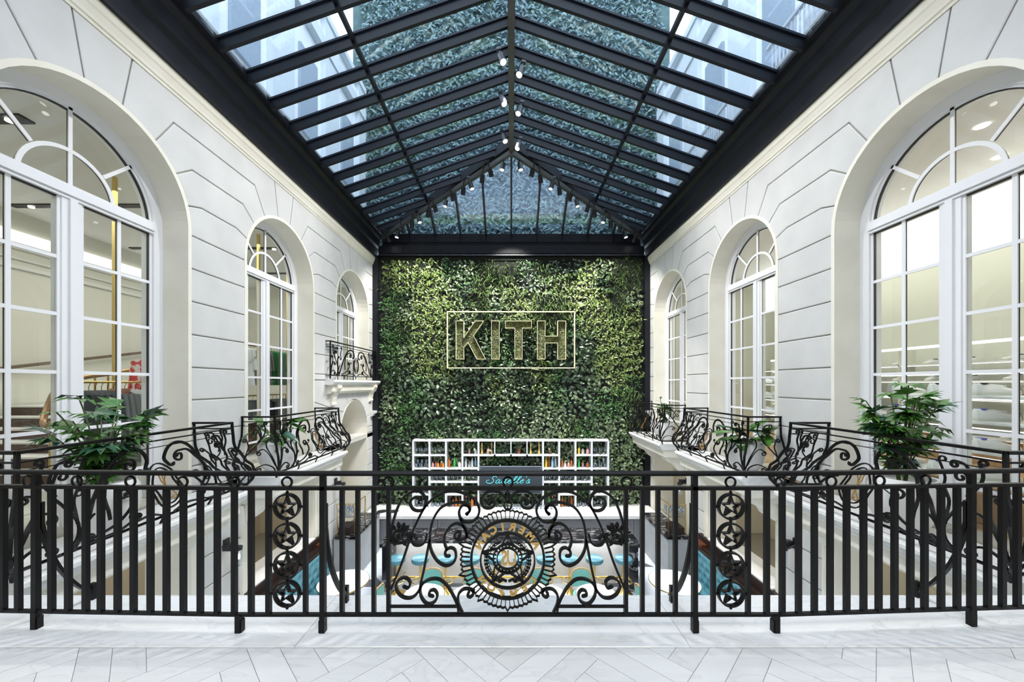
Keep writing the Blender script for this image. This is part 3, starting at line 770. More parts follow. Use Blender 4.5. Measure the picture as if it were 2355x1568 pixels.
for ch, poly in LET.items():
    P = [sp(*p) for p in poly]; t = .009
    out = inset(P, -t); A = inset(P, 0)
    if len(out) != len(A): out = A
    m = MB(); n_ = len(A)
    y0, y1 = dS-.03, dS+.16
    vs = [(x, y0, z) for x, z in out]+[(x, y0, z) for x, z in A]+[(x, y1, z) for x, z in out]+[(x, y1, z) for x, z in A]
    fs = []
    for i in range(n_):
        j = (i+1) % n_; fs += [(i, j, n_+j, n_+i), (i, j, 2*n_+j, 2*n_+i), (n_+i, n_+j, 3*n_+j, 3*n_+i), (2*n_+i, 2*n_+j, 3*n_+j, 3*n_+i)]
    L_ = m.add(vs, fs).obj('letter', GSIGN, sgn)
    MB().prism(A, lambda x, z: (x, dS+.10, z), lambda x, z: (x, dS+.13, z)).obj('moss_bed', M('moss_bed', (.10,.11,.03), .9), L_)
    mb = MB(); rr = random.Random(3)
    x0 = min(p[0] for p in A); x1 = max(p[0] for p in A); z0 = min(p[1] for p in A); z1 = max(p[1] for p in A)
    def inside(x, z):
        c_ = False
        for i in range(n_):
            (xa, za), (xb, zb) = A[i-1], A[i]
            if (za > z) != (zb > z) and x < (xb-xa)*(z-za)/(zb-za)+xa: c_ = not c_
        return c_
    for k in range(int((x1-x0)*(z1-z0)*2600)):
        x = rr.uniform(x0, x1); z = rr.uniform(z0, z1)
        if inside(x, z) and inside(x+.02, z) and inside(x-.02, z): leaf(mb, (x, dS+.09, z), (rr.uniform(-1,1), -.4, rr.uniform(-1,.6)), .045, .011, (0,-1,.5))
    mb.obj('moss', MOSS, L_, fix=False, kind='stuff')
(xa, za), (xb, zb) = sp(195, 182), sp(2162, 1050)
m = MB(); t = .012
m.box(xa-t, xb+t, dS-.04, dS+.05, za-t, za+t); m.box(xa-t, xb+t, dS-.04, dS+.05, zb-t, zb+t)
m.box(xa-t, xa+t, dS-.04, dS+.05, zb, za); m.box(xb-t, xb+t, dS-.04, dS+.05, zb, za); m.obj('frame', GSIGN, sgn)

# ================================================================ front railing
DR = 2.0755; PX = DR/F
def rx(px): return (px-1176)*PX
def rz_(py): return EYE-(py-883)*PX
def ry(x):      # the railing bends back slightly beyond the outer supports
    if x < -1.54: return DR+(-1.54-x)*.026
    if x > 1.50: return DR+(x-1.50)*.048
    return DR
rail = thing('balustrade', 'black wrought iron railing with stars and a round emblem across the front of the landing', 'railing', (0, DR, 0), world=True)
xs = [-4.0, -3.4, -2.7, -2.0, -1.54, -1, 0, 1, 1.50, 2.0, 2.7, 3.4, 4.0]
def hbar(z0, z1, dep, nm, rounded=False):
    m = MB(); rings = []
    for x in xs:
        y = ry(x)
        if rounded:
            prof = [(-dep, z0), (dep, z0), (dep, z0+.008), (dep*.8, z1-.006), (dep*.4, z1), (-dep*.4, z1), (-dep*.8, z1-.006), (-dep, z0+.008)]
        else: prof = [(-dep, z0), (dep, z0), (dep, z1), (-dep, z1)]
        rings.append([(x, y+a, z) for a, z in prof])
    m.loft(rings); m.obj(nm, IRON, rail, smooth=rounded)
hbar(rz_(1092.5), rz_(1083), .022, 'handrail', True)
hbar(rz_(1126), rz_(1118), .014, 'upper_rail')
hbar(rz_(1416), rz_(1409.5), .010, 'lower_rail')
zt, zb = rz_(1126), rz_(1412)
posts = [67, 743, 1597, 2262]
bal = [25-37, 25, 105, 145, 187, 223, 263, 301, 341, 379, 419, 459, 499, 539, 578, 618, 703, 787, 823, 860, 894, 1439, 1477, 1513, 1553, 1640, 1720, 1763, 1799, 1838, 1876, 1914, 1954, 1995, 2032, 2071, 2110, 2145, 2186, 2226, 2303, 2340, 2378]
bp = None
def hw(px): return .0175/1 if (px < 620 or px > 1750) else .013
for px in bal:
    x = rx(px); y = ry(x); w_ = .0105 if 690 < px < 1740 else .0125
    m = MB().bev(x-w_, x+w_, y-.012, y+.012, zb-.006, zt, .002); m.obj('baluster', IRON, rail)
for px in posts:
    x = rx(px); y = ry(x)
    MB().bev(x-.014, x+.014, y-.014, y+.014, 0, rz_(1090), .002).obj('post', IRON, rail)
for px, sg in ((67, 1), (550, 1), (743, -1), (1597, 1), (1784, -1), (2262, 1)):
    x = rx(px)+ (0 if px in posts else 0); y = ry(x)
    m = MB(); m.bev(x-.0145, x+.0145, y-.016, y+.016, 0, rz_(1411), .002)
    m.bev(x+sg*.008-.0125, x+sg*.008+.0125, y-.012, y+.018, 0.0, .078, .004); m.obj('foot', IRON, rail)
for px in posts:      # curved stays behind the posts
    x = rx(px); y = ry(x)
    m = MB(); m.tube(cat([(x, y+.012, .68), (x, y+.03, .55), (x, y+.06, .42), (x, y+.12, .27), (x, y+.20, .14), (x, y+.26, .075), (x, y+.285, .03)], 3), None, ref=(1,0,0), flat=(.016, .026))
    m.bev(x-.015, x+.015, y+.27, y+.30, 0, .11, .003); m.bev(x-.014, x+.014, y+.008, y+.03, .56, .72, .003); m.obj('stay', IRON, rail)
for px in (47, 165, 293, 417, 539, 660, 894, 1168, 1441, 1680, 1795, 1917, 2035, 2148):
    x = rx(px); z = rz_(1108.5); r = .0275
    m = MB(); m.tube([(x+r*math.cos(2*PI*i/20), ry(x), z+r*math.sin(2*PI*i/20)) for i in range(20)], .0062, 6, ref=(0,1,0), loop=True)
    m.obj('ring', IRON, rail, smooth=True)
for sx in (660.5, 1680.5):      # four star roundels on each side
    for sy in (1164.5, 1231.5, 1298.5, 1364.5):
        x, z, y = rx(sx), rz_(sy), ry(rx(sx)); r = 28.3*PX
        m = MB(); m.tube([(x+r*math.cos(2*PI*i/32), y, z+r*math.sin(2*PI*i/32)) for i in range(32)], None, ref=(0,1,0), flat=(.0095, .026), loop=True)
        for a, b in ((-1, 0), (1, 0), (0, -1), (0, 1)):
            if b == 1 and sy > 1200: continue
            m.ball((x+a*34*PX, y, z+b*33.3*PX), .0085, 6); m.box(x+a*r-.008 if a else x-.006, x+a*r+.008 if a else x+.006, y-.006, y+.006, (z-.004) if a else z+b*r-.01, (z+.004) if a else z+b*r+.01)
        ro = m.obj('star_roundel', IRON, rail)
        pts = [(x+(25.5 if i % 2 == 0 else 10.3)*PX*math.sin(i*PI/5), y, z+(25.5 if i % 2 == 0 else 10.3)*PX*math.cos(i*PI/5)) for i in range(10)]
        n_ = 10; P = [(a, c) for a, b, c in pts]; inn = inset(P, .0075); oo = inset(P, 0)
        vs = [(a, y-.012, c) for a, c in oo]+[(a, y-.012, c) for a, c in inn]+[(a, y+.012, c) for a, c in oo]+[(a, y+.012, c) for a, c in inn]; fs = []
        for i in range(n_):
            j = (i+1) % n_; fs += [(i, j, n_+j, n_+i), (i, j, 2*n_+j, 2*n_+i), (n_+i, n_+j, 3*n_+j, 3*n_+i), (2*n_+i, 2*n_+j, 3*n_+j, 3*n_+i)]
        MB().add(vs, fs).obj('star', IRON, ro)
# scrollwork of the centre panel (left half, mirrored)
def q(cx, cy): return (rx(860+cx/3.798), rz_(1080+cy/3.798))
SC = [
 [(150,600),(165,480),(200,350),(260,240),(340,190),(400,190),(440,230),(455,290),(430,345),(385,358),(340,340),(318,290),(340,250),(378,240),(402,262)],
 [(150,1040),(185,960),(250,800),(310,620),(370,470),(450,320),(560,220),(680,185),(800,210),(880,260),(920,340),(905,410),(860,450),(800,455),(755,420),(745,360),(775,310),(820,315),(838,355),(812,385)],
 [(812,385),(840,350),(828,310),(770,285),(690,288),(600,320),(540,390),(505,480),(490,600),(500,700),(550,790),(620,835),(680,820),(715,770),(708,700),(665,680),(625,710),(628,750),(655,752)],
 [(745,580),(758,555),(735,538),(708,560),(712,597),(750,612),(800,590),(815,540),(780,490),(720,468),(660,500),(620,570),(618,640),(640,700)],
 [(490,600),(470,700),(440,860),(415,970),(395,1050),(340,1110),(270,1115),(210,1070),(195,1000),(230,950),(285,945),(318,985),(300,1030),(262,1020)],
 [(370,600),(350,570),(333,590),(335,625),(360,655),(410,655),(450,620),(465,560)],
 [(740,1240),(730,1180),(690,1090),(640,1010),(570,955),(490,955),(430,990),(405,1050),(420,1120),(470,1170),(530,1150),(555,1095),(530,1050),(490,1058),(485,1092),(512,1102)],
 [(775,1250),(740,1170),(738,1090),(785,1040),(850,1045),(870,1080),(840,1110),(818,1092),(830,1068)],
 [(880,1060),(850,1045)],
 [(1150,250),(1100,198),(1020,185),(960,215),(940,270),(960,325),(1010,335),(1050,310),(1050,262),(1012,250),(988,280),(1008,300)],
 [(755,420),(775,470),(800,530),(818,590)],
 [(130,620),(190,640),(260,630),(305,590)],
]
def mirror(p): return (2*rx(1168)-p[0], p[1])
for k, path in enumerate(SC):
    P2 = [(p.x, p.y) for p in cat([q(*p) for p in path], 4)]
    for sgx in (0, 1):
        pp = [mirror(p) for p in P2] if sgx else P2
        m = MB(); m.tube([(a, DR, b) for a, b in pp], None, ref=(0,1,0), flat=(.0125, .020))
        if k in (0, 1, 2, 3, 4, 5, 6, 7, 9):
            e = pp[0] if k in (3, 5) else pp[-1]; m.ball((e[0], DR, e[1]), .011 if k != 7 else .008, 6)
        m.obj('scroll', IRON, rail)
for sgx in (0, 1):      # rose clusters and the short lower bars
    m = MB(); rr = random.Random(4)
    for k in range(7):
        c0 = q(228, 565); r = .004+.0055*k; a0 = k*1.3
        m.tube([((c0[0]+r*math.cos(a0+i*.5)), DR-.012+.003*(k % 2), c0[1]+r*math.sin(a0+i*.5)) for i in range(9)], None, ref=(0,1,0), flat=(.004, .016))
    for a in (1.2, 1.7, 2.3, .8, 4.2, 5.2, 3.6, 0):
        c0 = Vector((q(228,565)[0], DR, q(228,565)[1])); leaf(m, c0+Vector((math.cos(a)*.03,0,math.sin(a)*.03)), (math.cos(a), -.1, math.sin(a)), .045, .014, (0,-1,0), .1)
    if sgx: m.v = [(2*rx(1168)-a, b, c) for a, b, c in m.v]
    m.obj('rosette', IRON, rail)
    m = MB(); m.box(rx(897), rx(1052), DR-.007, DR+.007, rz_(1396.5), rz_(1391.5)); c0 = q(485, 1172); m.ball((c0[0], DR, c0[1]-.002), .012, 6)
    if sgx: m.v = [(2*rx(1168)-a, b, c) for a, b, c in m.v]
    m.obj('short_rail', IRON, rail)
m = MB(); m.tube([(a, DR, b) for a, b in [(p.x, p.y) for p in cat([q(1166,235), q(1138,300), q(1150,342), q(1170,350), q(1190,342), q(1202,300)], 4, loop=True)]], None, ref=(0,1,0), flat=(.009,.018), loop=True)
m.ball((q(1166,215)[0], DR, q(1166,215)[1]), .014, 6, 1.6); m.obj('drop', IRON, rail)
# round emblem
MX, MZ = rx(1167.5), rz_(1285.5)
def ell(rx_, rz2, n=64, cx=MX, cz=MZ, y=DR): return [(cx+rx_*PX*math.cos(2*PI*i/n), y, cz+rz2*PX*math.sin(2*PI*i/n)) for i in range(n)]
m = MB(); m.tube(ell(83.5, 89.5), None, ref=(0,1,0), flat=(.013, .024), loop=True); em = m.obj('emblem', IRON, rail)
m = MB(); N = 60; zig = []
for i in range(N):
    a = 2*PI*(i+.0)/N+PI/2; big = i % 6 == 0
    for t in (-.5,):
        a1 = a+t*2*PI/N; m.tube([(MX+87*PX*math.cos(a1), DR, MZ+93*PX*math.sin(a1)), (MX+104*PX*math.cos(a1), DR, MZ+110*PX*math.sin(a1))], None, ref=(0,1,0), flat=(.0042, .014))
    zig.append((MX+104*PX*math.cos(a-PI/N), DR, MZ+110*PX*math.sin(a-PI/N)))
    k = 118 if big else 109; zig.append((MX+k*PX*math.cos(a), DR, MZ+(k+(4 if not big else 1))*PX*math.sin(a)))
m.tube(zig, None, ref=(0,1,0), flat=(.0065, .016), loop=True); m.obj('petal_border', IRON, em)
CZ = rz_(1288.5)
m = MB(); m.tube(ell(62, 63, cz=CZ), None, ref=(0,1,0), flat=(.0085, .024), loop=True); m.obj('inner_ring', IRON, em)
HZ = rz_(1284)
m = MB(); m.tube(ell(33, 33, cz=HZ, n=40), None, ref=(0,1,0), flat=(.008, .024), loop=True); m.tube(ell(24.5, 24.5, cz=HZ, n=40), None, ref=(0,1,0), flat=(.006, .024), loop=True)
for i in range(22):
    a = 2*PI*i/22; m.ball((MX+29*PX*math.cos(a), DR, HZ+29*PX*math.sin(a)), .0055, 6)
m.obj('hub', IRON, em)
m = MB()
for i in range(5):
    a = PI/2+2*PI*i/5
    tip = (MX+61*PX*math.cos(a), DR, CZ+61*PX*math.sin(a))
    for s_ in (-1, 1):
        b = a+s_*PI/5; p = (MX+34*PX*math.cos(a+s_*.42), DR, HZ+34*PX*math.sin(a+s_*.42)); m.tube([p, tip], None, ref=(0,1,0), flat=(.008, .02))
    m.tube([(MX+34*PX*math.cos(a), DR-.006, HZ+34*PX*math.sin(a)), tip], None, ref=(0,1,0), flat=(.004, .012))
m.obj('star', IRON, em)
m = MB()
for s_ in (-1, 1):
    stem_ = []
    for i in range(15):
        a = -PI/2+s_*(.25+i*.165); R0 = 48; stem_.append((MX+R0*PX*math.cos(a), DR, CZ+R0*PX*math.sin(a)))
        for sd in (-1, 1):
            b = a+s_*PI/2-s_*sd*.55
            L = .026; p = Vector(stem_[-1]); d = Vector((math.cos(b), 0, math.sin(b))); sv = Vector((-d.z, 0, d.x))*.0065
            c_ = [p, p+d*L*.45+sv, p+d*L, p+d*L*.45-sv]; m.tube(c_, None, ref=(0,1,0), flat=(.0028,.012), loop=True)
    m.tube(stem_, None, ref=(0,1,0), flat=(.004,.014))
for s_ in (-1, 1): m.tube([(MX+s_*k*PX, DR, CZ+(-44-2*(k % 3)+k*.05)*PX) for k in (2, 7, 12, 17, 22)], None, ref=(0,1,0), flat=(.010, .014))
m.obj('wreath', IRON, em)
LETM = M('emblem_gold', (.62,.40,.13), .4, .6)
def ring_text(word, a0, da, R1, R2, cz, size, flip):
    for i, ch in enumerate(word):
        a = math.radians(a0+da*i); me = text_mesh(ch, size, .005, off_=.0022); me.materials.clear(); me.materials.append(LETM)
        x, z = MX+R1*PX*math.cos(a), cz+R2*PX*math.sin(a)
        rot = (a-PI/2) if not flip else (a+PI/2)
        # read from the far side: letters stand mirrored for the camera
        M_ = Matrix.Translation((x, DR-.004, z)) @ Matrix.Rotation(-rot, 4, 'Y') @ Matrix.Scale(-1, 4, (1,0,0)) @ Matrix.Rotation(PI/2, 4, 'X')
        me.transform(M_); me.flip_normals(); put('letter', me, em)
ring_text('AMERICAN', 27, 18, 73, 76, rz_(1286), .062, False)
ring_text('LEGION', -38, -20.8, 73.5, 76.5, rz_(1285), .060, True)
for ch, dx in (('U', 9), ('S', -8)):
    me = text_mesh(ch, .115, .005, off_=.0015); me.materials.clear(); me.materials.append(LETM)
    M_ = Matrix.Translation((MX+dx*PX, DR-.004, HZ)) @ Matrix.Scale(.72, 4, (1,0,0)) @ Matrix.Scale(-1, 4, (1,0,0)) @ Matrix.Rotation(PI/2, 4, 'X')
    me.transform(M_); me.flip_normals(); put('letter', me, em)

# ================================================================ balconies and their bombe railings
PROF = [(0.0,0.004),(.03,.03),(.07,.036),(.045*S,.0425*S),(.07*S,.0405*S),(.108*S,.020*S),(.153*S,.003*S),(.2216*S,0),(1.2,0)]
PROF[0] = (0, .02*S); PROF[1] = (.026*S*.5, .026*S); PROF[2] = (.026*S, .036*S)
def off(z):
    for (z0, o0), (z1, o1) in zip(PROF, PROF[1:]):
        if z <= z1: t = (z-z0)/max(z1-z0, 1e-6); t = t*t*(3-2*t); return o0+(o1-o0)*t
    return 0
RAILX = .878*S; HT = .2216*S; ZB = .075
def front_map(L):
    def f(s_, z): return Vector((RAILX-off(z), s_*(1+off(z)/(L/2)), z))
    return f
def end_map(L, sg):
    D = S-RAILX
    def f(s_, z): return Vector((S-s_*(D+off(z))/D, sg*(L/2+off(z)), z))   # s_: distance from the wall
    return f
def nrm(f, s_, z):
    e = .004; a = f(s_+e, z)-f(s_-e, z); b = f(s_, z+e)-f(s_, max(z-e, 0)); n_ = a.cross(b); return n_.normalized() if n_.length > 1e-9 else Vector((1,0,0))
def strip(mb, f, pts, w_=.011, t_=.012, loop=False):
    P = [f(*p) for p in pts]; rings = []; n_ = len(P)
    for i in range(n_):
        t = (P[(i+1) % n_]-P[i-1]) if loop else (P[min(i+1, n_-1)]-P[max(i-1, 0)])
        if t.length < 1e-9: t = Vector((0,0,1))
        t.normalize(); u = nrm(f, *pts[i]); v = t.cross(u); v = v.normalized() if v.length > 1e-6 else t.orthogonal()
        rings.append([P[i]+v*w_/2+u*t_/2, P[i]-v*w_/2+u*t_/2, P[i]-v*w_/2-u*t_/2, P[i]+v*w_/2-u*t_/2])
    if loop:
        m_ = len(mb.v); mb.v += [tuple(p) for r in rings for p in r]
        for k in range(n_):
            for i in range(4): mb.f.append((m_+k*4+i, m_+k*4+(i+1) % 4, m_+((k+1) % n_)*4+(i+1) % 4, m_+((k+1) % n_)*4+i))
    else: mb.loft(rings)
def unit(width):
    """scrolls beside a corner post in a unit square: u 0..1 towards the post, v 0..1 upwards; curl radii are in metres"""
    hh = HT-ZB; out = []
    def c(pts, r, turns, sgn, r1=.010, both=None):
        P = [(a*width, b*hh) for a, b in pts]
        q_ = scroll(P, s=both, e=(r, r1, turns, sgn), k=5)
        out.append([(min(.985, max(.01, a/width)), min(.90, max(0, b/hh))) for a, b in q_])
    c([(.42,.0),(.26,.12),(.25,.28),(.42,.44),(.58,.57),(.52,.70)], .046, 1.2, 1)
    c([(.25,.26),(.26,.36),(.27,.47),(.20,.56)], .030, 1.15, 1)
    c([(.97,.08),(.86,.30),(.74,.46),(.77,.56),(.86,.585)], .028, 1.1, -1)
    c([(.93,.14),(.80,.33),(.66,.41),(.54,.38)], .030, 1.2, 1)
    c([(.96,.0),(.88,.11),(.70,.16),(.54,.11)], .036, 1.2, 1)
    c([(.50,.53),(.66,.64),(.72,.74),(.68,.84)], .028, 1.1, -1)
    c([(.60,.62),(.58,.72),(.48,.82),(.36,.84)], .030, 1.1, 1)
    c([(.02,.30),(.12,.25),(.20,.12),(.30,.0)], .02, .2, 1)
    c([(.10,.0),(.12,.08)], .022, 1.2, 1)
    return out
GOLDM = M('monogram_gold', (.50,.30,.10), .4, .9)
def railing(L, bombe=True, height=HT, endpanels=True):
    t = thing('balcony_railing', 'x', 'railing')
    f = front_map(L) if bombe else (lambda s_, z: Vector((.976*S, s_, z*height/HT)))
    hL = L/2
    def line(z, w_, th, nm):
        m = MB(); strip(m, f, [(-hL, z), (-hL*.5, z), (0, z), (hL*.5, z), (hL, z)], w_, th)
        if endpanels:
            for sg in (-1, 1):
                g = end_map(L, sg) if bombe else (lambda s_, z: Vector((S-s_, sg*hL, z*height/HT)))
                D = (S-RAILX) if bombe else .024*S
                strip(m, g, [(0, z), (D*.5, z), (D, z)], w_, th)
        m.obj(nm, IRON, t)
    line(HT-.012, .024, .040, 'handrail'); line(HT-.085, .014, .020, 'upper_rail'); line(HT-.15, .008, .010, 'thin_rail'); line(ZB, .016, .022, 'lower_rail')
    zs = [HT*i/14 for i in range(15)]
    for sg in (-1, 1):
        m = MB(); strip(m, f, [(sg*hL, z) for z in zs], .024, .024); m.obj('post', IRON, t)
        if bombe:
            m = MB(); g = end_map(L, sg); strip(m, g, [(.012, z) for z in zs], .020, .020); m.obj('post', IRON, t)
    for s_ in (-hL*.5, -.02, hL*.5): 
        m = MB(); strip(m, f, [(s_, 0), (s_, ZB*.5), (s_, ZB)], .016, .016); m.obj('foot', IRON, t)
    items = []
    # big arching scrolls either side of the oval
    for sg in (-1, 1):
        X = lambda u: sg*u*hL
        items.append((scroll([(X(.70), ZB+.01), (X(.62), ZB+.20), (X(.51), ZB+.44), (X(.38), ZB+.63), (X(.25), ZB+.70), (X(.14), ZB+.67), (X(.085), ZB+.57), (X(.11), ZB+.50)], e=(.04, .012, .5, sg), k=5), .022))
        items.append((scroll([(X(.47), ZB+.16), (X(.48), ZB+.34), (X(.44), ZB+.50), (X(.35), ZB+.60), (X(.26), ZB+.61)], e=(.060, .014, 1.35, sg)), .017))
        items.append((scroll([(X(.60), ZB+.04), (X(.44), ZB+.10), (X(.33), ZB+.20), (X(.30), ZB+.30)], e=(.05, .012, 1.2, -sg)), .016))
        items.append((scroll([(X(.05), ZB+.02), (X(.16), ZB+.07), (X(.26), ZB+.06)], e=(.045, .010, 1.3, sg)), .015))
        items.append((scroll([(X(.23), ZB+.33), (X(.31), ZB+.30)], s=(.02,.008,1,-sg), e=(.022,.008,1,sg)), .008))
        items.append((scroll([(X(.60), ZB+.02), (X(.40), ZB+.03), (X(.30), ZB+.09)], e=(.035, .010, 1.2, -sg)), .014))
        items += [([(sg*(hL-.46+.46*a), ZB+(HT-ZB)*b) for a, b in p], .013) for p in unit(.46)]
        items.append((scroll([(X(.60), ZB+.68), (X(.64), ZB+.55), (X(.62), ZB+.45)], s=(.03,.01,1.0,-sg), e=(.03,.01,1.0,sg)), .009))
    for a, b in ((.14, .22), (.105, .175)):
        m = MB(); strip(m, f, [(a*math.cos(2*PI*i/28), ZB+.30+b*math.sin(2*PI*i/28)) for i in range(28)], .012, .014, loop=True)
        m.obj('oval', IRON, t)
    for pts, w_ in items:
        pts = [(max(-hL+.015, min(hL-.015, a)), max(ZB, min(HT-.02, b))) for a, b in pts]
        m = MB(); strip(m, f, pts, w_*1.25, .014); m.obj('scroll', IRON, t)
    m = MB()
    for pts in (scroll([(-.05,ZB+.20),(.0,ZB+.30),(.03,ZB+.40)], s=(.025,.01,.9,1), e=(.03,.01,.9,1)), scroll([(.05,ZB+.20),(0,ZB+.30),(-.03,ZB+.40)], s=(.025,.01,.9,-1), e=(.03,.01,.9,-1)), [(0,ZB+.17),(0,ZB+.3),(0,ZB+.44)]):
        strip(m, f, pts, .008, .008)
    m.obj('monogram', GOLDM, t, label='gold monogram')
    if endpanels and bombe:
        D = S-RAILX
        for sg in (-1, 1):
            g = end_map(L, sg)
            for p in unit(D):
                pts = [(D*a, ZB+(HT-ZB)*b) for a, b in p]
                m = MB(); strip(m, g, pts, .0135, .014); m.obj('scroll', IRON, t)
    return t
RL = .505*S
rp = railing(RL)
def place_rail(o, side, y, lab, z=0):
    o.location = (0 if side > 0 else 0, y*S, z); o['label'] = lab; o['group'] = 'scrolled black balcony railings along the side walls'
    if side < 0: o.scale = (-1, 1, 1)
BC = [.909, 1.623, 2.37]
spots = [(-1, 0, 'near left'), (-1, 1, 'middle left'), (1, 0, 'near right'), (1, 1, 'middle right'), (1, 2, 'far right')]
RAILS = []
for k, (side, i, w_) in enumerate(spots):
    o = rp if k == 0 else dup(rp, (0, 0, 0)); RAILS.append(o)
for o, (side, i, w_) in zip(RAILS, spots): place_rail(o, side, BC[i], 'bulging black scrollwork railing on the %s balcony' % w_)
o3 = railing(2.67*S-1.99*S-.06, bombe=False, height=.205*S); o3['label'] = 'flat black scrollwork railing on the small upper balcony by the green wall'
o3.location = (0, 2.325*S, H(.03)); o3.scale = (-1, 1, 1)
# slabs
def slab(side, yc, lab):
    t = thing('balcony', lab, 'balcony', (side*.93*S, yc*S, 0), group='stone balconies below the arched windows', world=True)
    h0, h1 = (yc-.275)*S, (yc+.275)*S
    m = MB()
    m.prism([(0,0),(.157,0),(.160,-.004),(.160,-.012),(.152,-.016),(.150,-.026),(.145,-.032),(0,-.032)], lambda a, h: (side*S*(1-a), h0, h*S-.002), lambda a, h: (side*S*(1-a), h1, h*S-.002))
    m.obj('marble_slab', MARB, t)
    m = MB(); m.prism([(0,-.032),(.143,-.032),(.136,-.040),(.136,-.070),(.128,-.078),(0,-.078)], lambda a, h: (side*S*(1-a), h0+.03, h*S), lambda a, h: (side*S*(1-a), h1-.03, h*S)); m.obj('fascia', STONE2, t)
    m = MB(); m.prism([(0,-.078),(.10,-.078),(.09,-.092),(.05,-.100),(0,-.105)], lambda a, h: (side*S*(1-a), h0+.08, h*S), lambda a, h: (side*S*(1-a), h1-.08, h*S)); m.obj('bed_moulding', PLAST, t)
    for y in (h0+.22, h1-.22):
        m = MB(); m.prism([(0,-.079),(.115,-.079),(.115,-.098),(.09,-.112),(.06,-.125),(.045,-.15),(.02,-.168),(0,-.172)], lambda a, h: (side*S*(1-a), y-.09, h*S), lambda a, h: (side*S*(1-a), y+.09, h*S)); m.obj('corbel', STONE2, t)
for side, i, w_ in spots: slab(side, BC[i], '%s balcony of white marble on a cream moulded base' % w_)
t = thing('balcony', 'small shallow upper balcony on scrolled brackets beside the green wall', 'balcony', (-.97*S, 2.33*S, H(0)), world=True)
m = MB(); m.prism([(0,.023),(.05,.023),(.052,.012),(.045,.0),(.040,-.005),(0,-.005)], lambda a, h: (-S*(1-a), 1.98*S, H(h)), lambda a, h: (-S*(1-a), 2.68*S, H(h))); m.obj('marble_slab', MARB, t)
m = MB(); m.prism([(0,-.005),(.032,-.005),(.030,-.04),(.02,-.052),(0,-.055)], lambda a, h: (-S*(1-a), 2.0*S, H(h)), lambda a, h: (-S*(1-a), 2.66*S, H(h))); m.obj('fascia', STONE2, t)
for y in (2.06, 2.61):
    m = MB(); m.prism([(0,-.006),(.046,-.006),(.046,-.022),(.040,-.034),(.030,-.045),(.018,-.07),(.012,-.10),(.016,-.115),(0,-.125)], lambda a, h: (-S*(1-a), (y-.025)*S, H(h)), lambda a, h: (-S*(1-a), (y+.025)*S, H(h)))
    c0 = [(p[0], p[1]) for p in curl((.020, -.03), 0, .012, .003, 1.6, -1)]
    for yy in (y-.027, y+.027): m.tube([(-S*(1-a), yy*S, H(h)) for a, h in c0], .012, 5)
    m.obj('bracket', STONE2, t)
# ================================================================ bar
def at(px, py, d): return ((px-1176)*d/F, d, EYE+(883-py)*d/F)
BT = LOW+1.11
bar = thing('bar_counter', 'island bar with black marble top and legs and a pale stone front', 'bar', (0, 8.3, LOW), world=True)
xl, xr = -2.80, 2.75
m = MB(); m.bev(xl, xr, 8.0, 8.72, BT-.06, BT, .006); m.obj('worktop', BLACKM, bar)
for a, b in ((xl, xl+.2), (xr-.2, xr)):
    MB().bev(a, b, 8.0, 8.70, LOW, BT-.061, .004).obj('end_panel', BLACKM, bar)
MB().box(xl+.2, xr-.2, 8.35, 8.6, LOW, BT-.061).obj('front_panel', M('pale_front_stone', (.78,.77,.76), .35, c2=(.66,.65,.64), scale=2.2), bar)
MB().box(xl+.25, xr-.25, 8.28, 8.32, BT-.075, BT-.062).obj('under_light', M('led_strip', (1,1,1), emit=(1,.98,.95), es=3), bar)
m = MB(); m.tube([(xl+.2, 8.12, LOW+.26), (xr-.2, 8.12, LOW+.26)], .022, 8)
for k in range(7): x = xl+.4+k*.8; m.tube([(x, 8.12, LOW+.26), (x, 8.35, LOW+.26)], .012, 6)
m.obj('foot_rail', BRASS, bar, smooth=True)
# back counter
bc = thing('back_counter', 'long back counter with white marble top and grey panelled cupboards', 'counter', (0, 10.5, LOW), world=True)
CT = LOW+.92
MB().bev(-4.05, 4.05, 10.03, 11.05, CT-.09, CT, .006).obj('worktop', MARB, bc)
GREYC = M('grey_cabinet', (.20,.20,.21), .45)
MB().box(-4.05, 4.05, 10.16, 11.0, LOW+.1, CT-.091).obj('body', GREYC, bc); MB().box(-4.05, 4.05, 10.22, 11.0, LOW, LOW+.1).obj('plinth', SPACER, bc)
for k in range(12):
    x0 = -4.03+k*.672; x1 = x0+.66
    m = MB(); m.box(x0, x1, 10.145, 10.159, LOW+.11, CT-.14)
    d = m.obj('door', GREYC, bc)
    m = MB()
    for a, b, c_, e in ((x0, x1, LOW+.11, LOW+.19), (x0, x1, CT-.22, CT-.14), (x0, x0+.07, LOW+.19, CT-.22), (x1-.07, x1, LOW+.19, CT-.22)): m.box(a, b, 10.128, 10.1449, c_, e)
    m.obj('door_frame', GREYC, d)
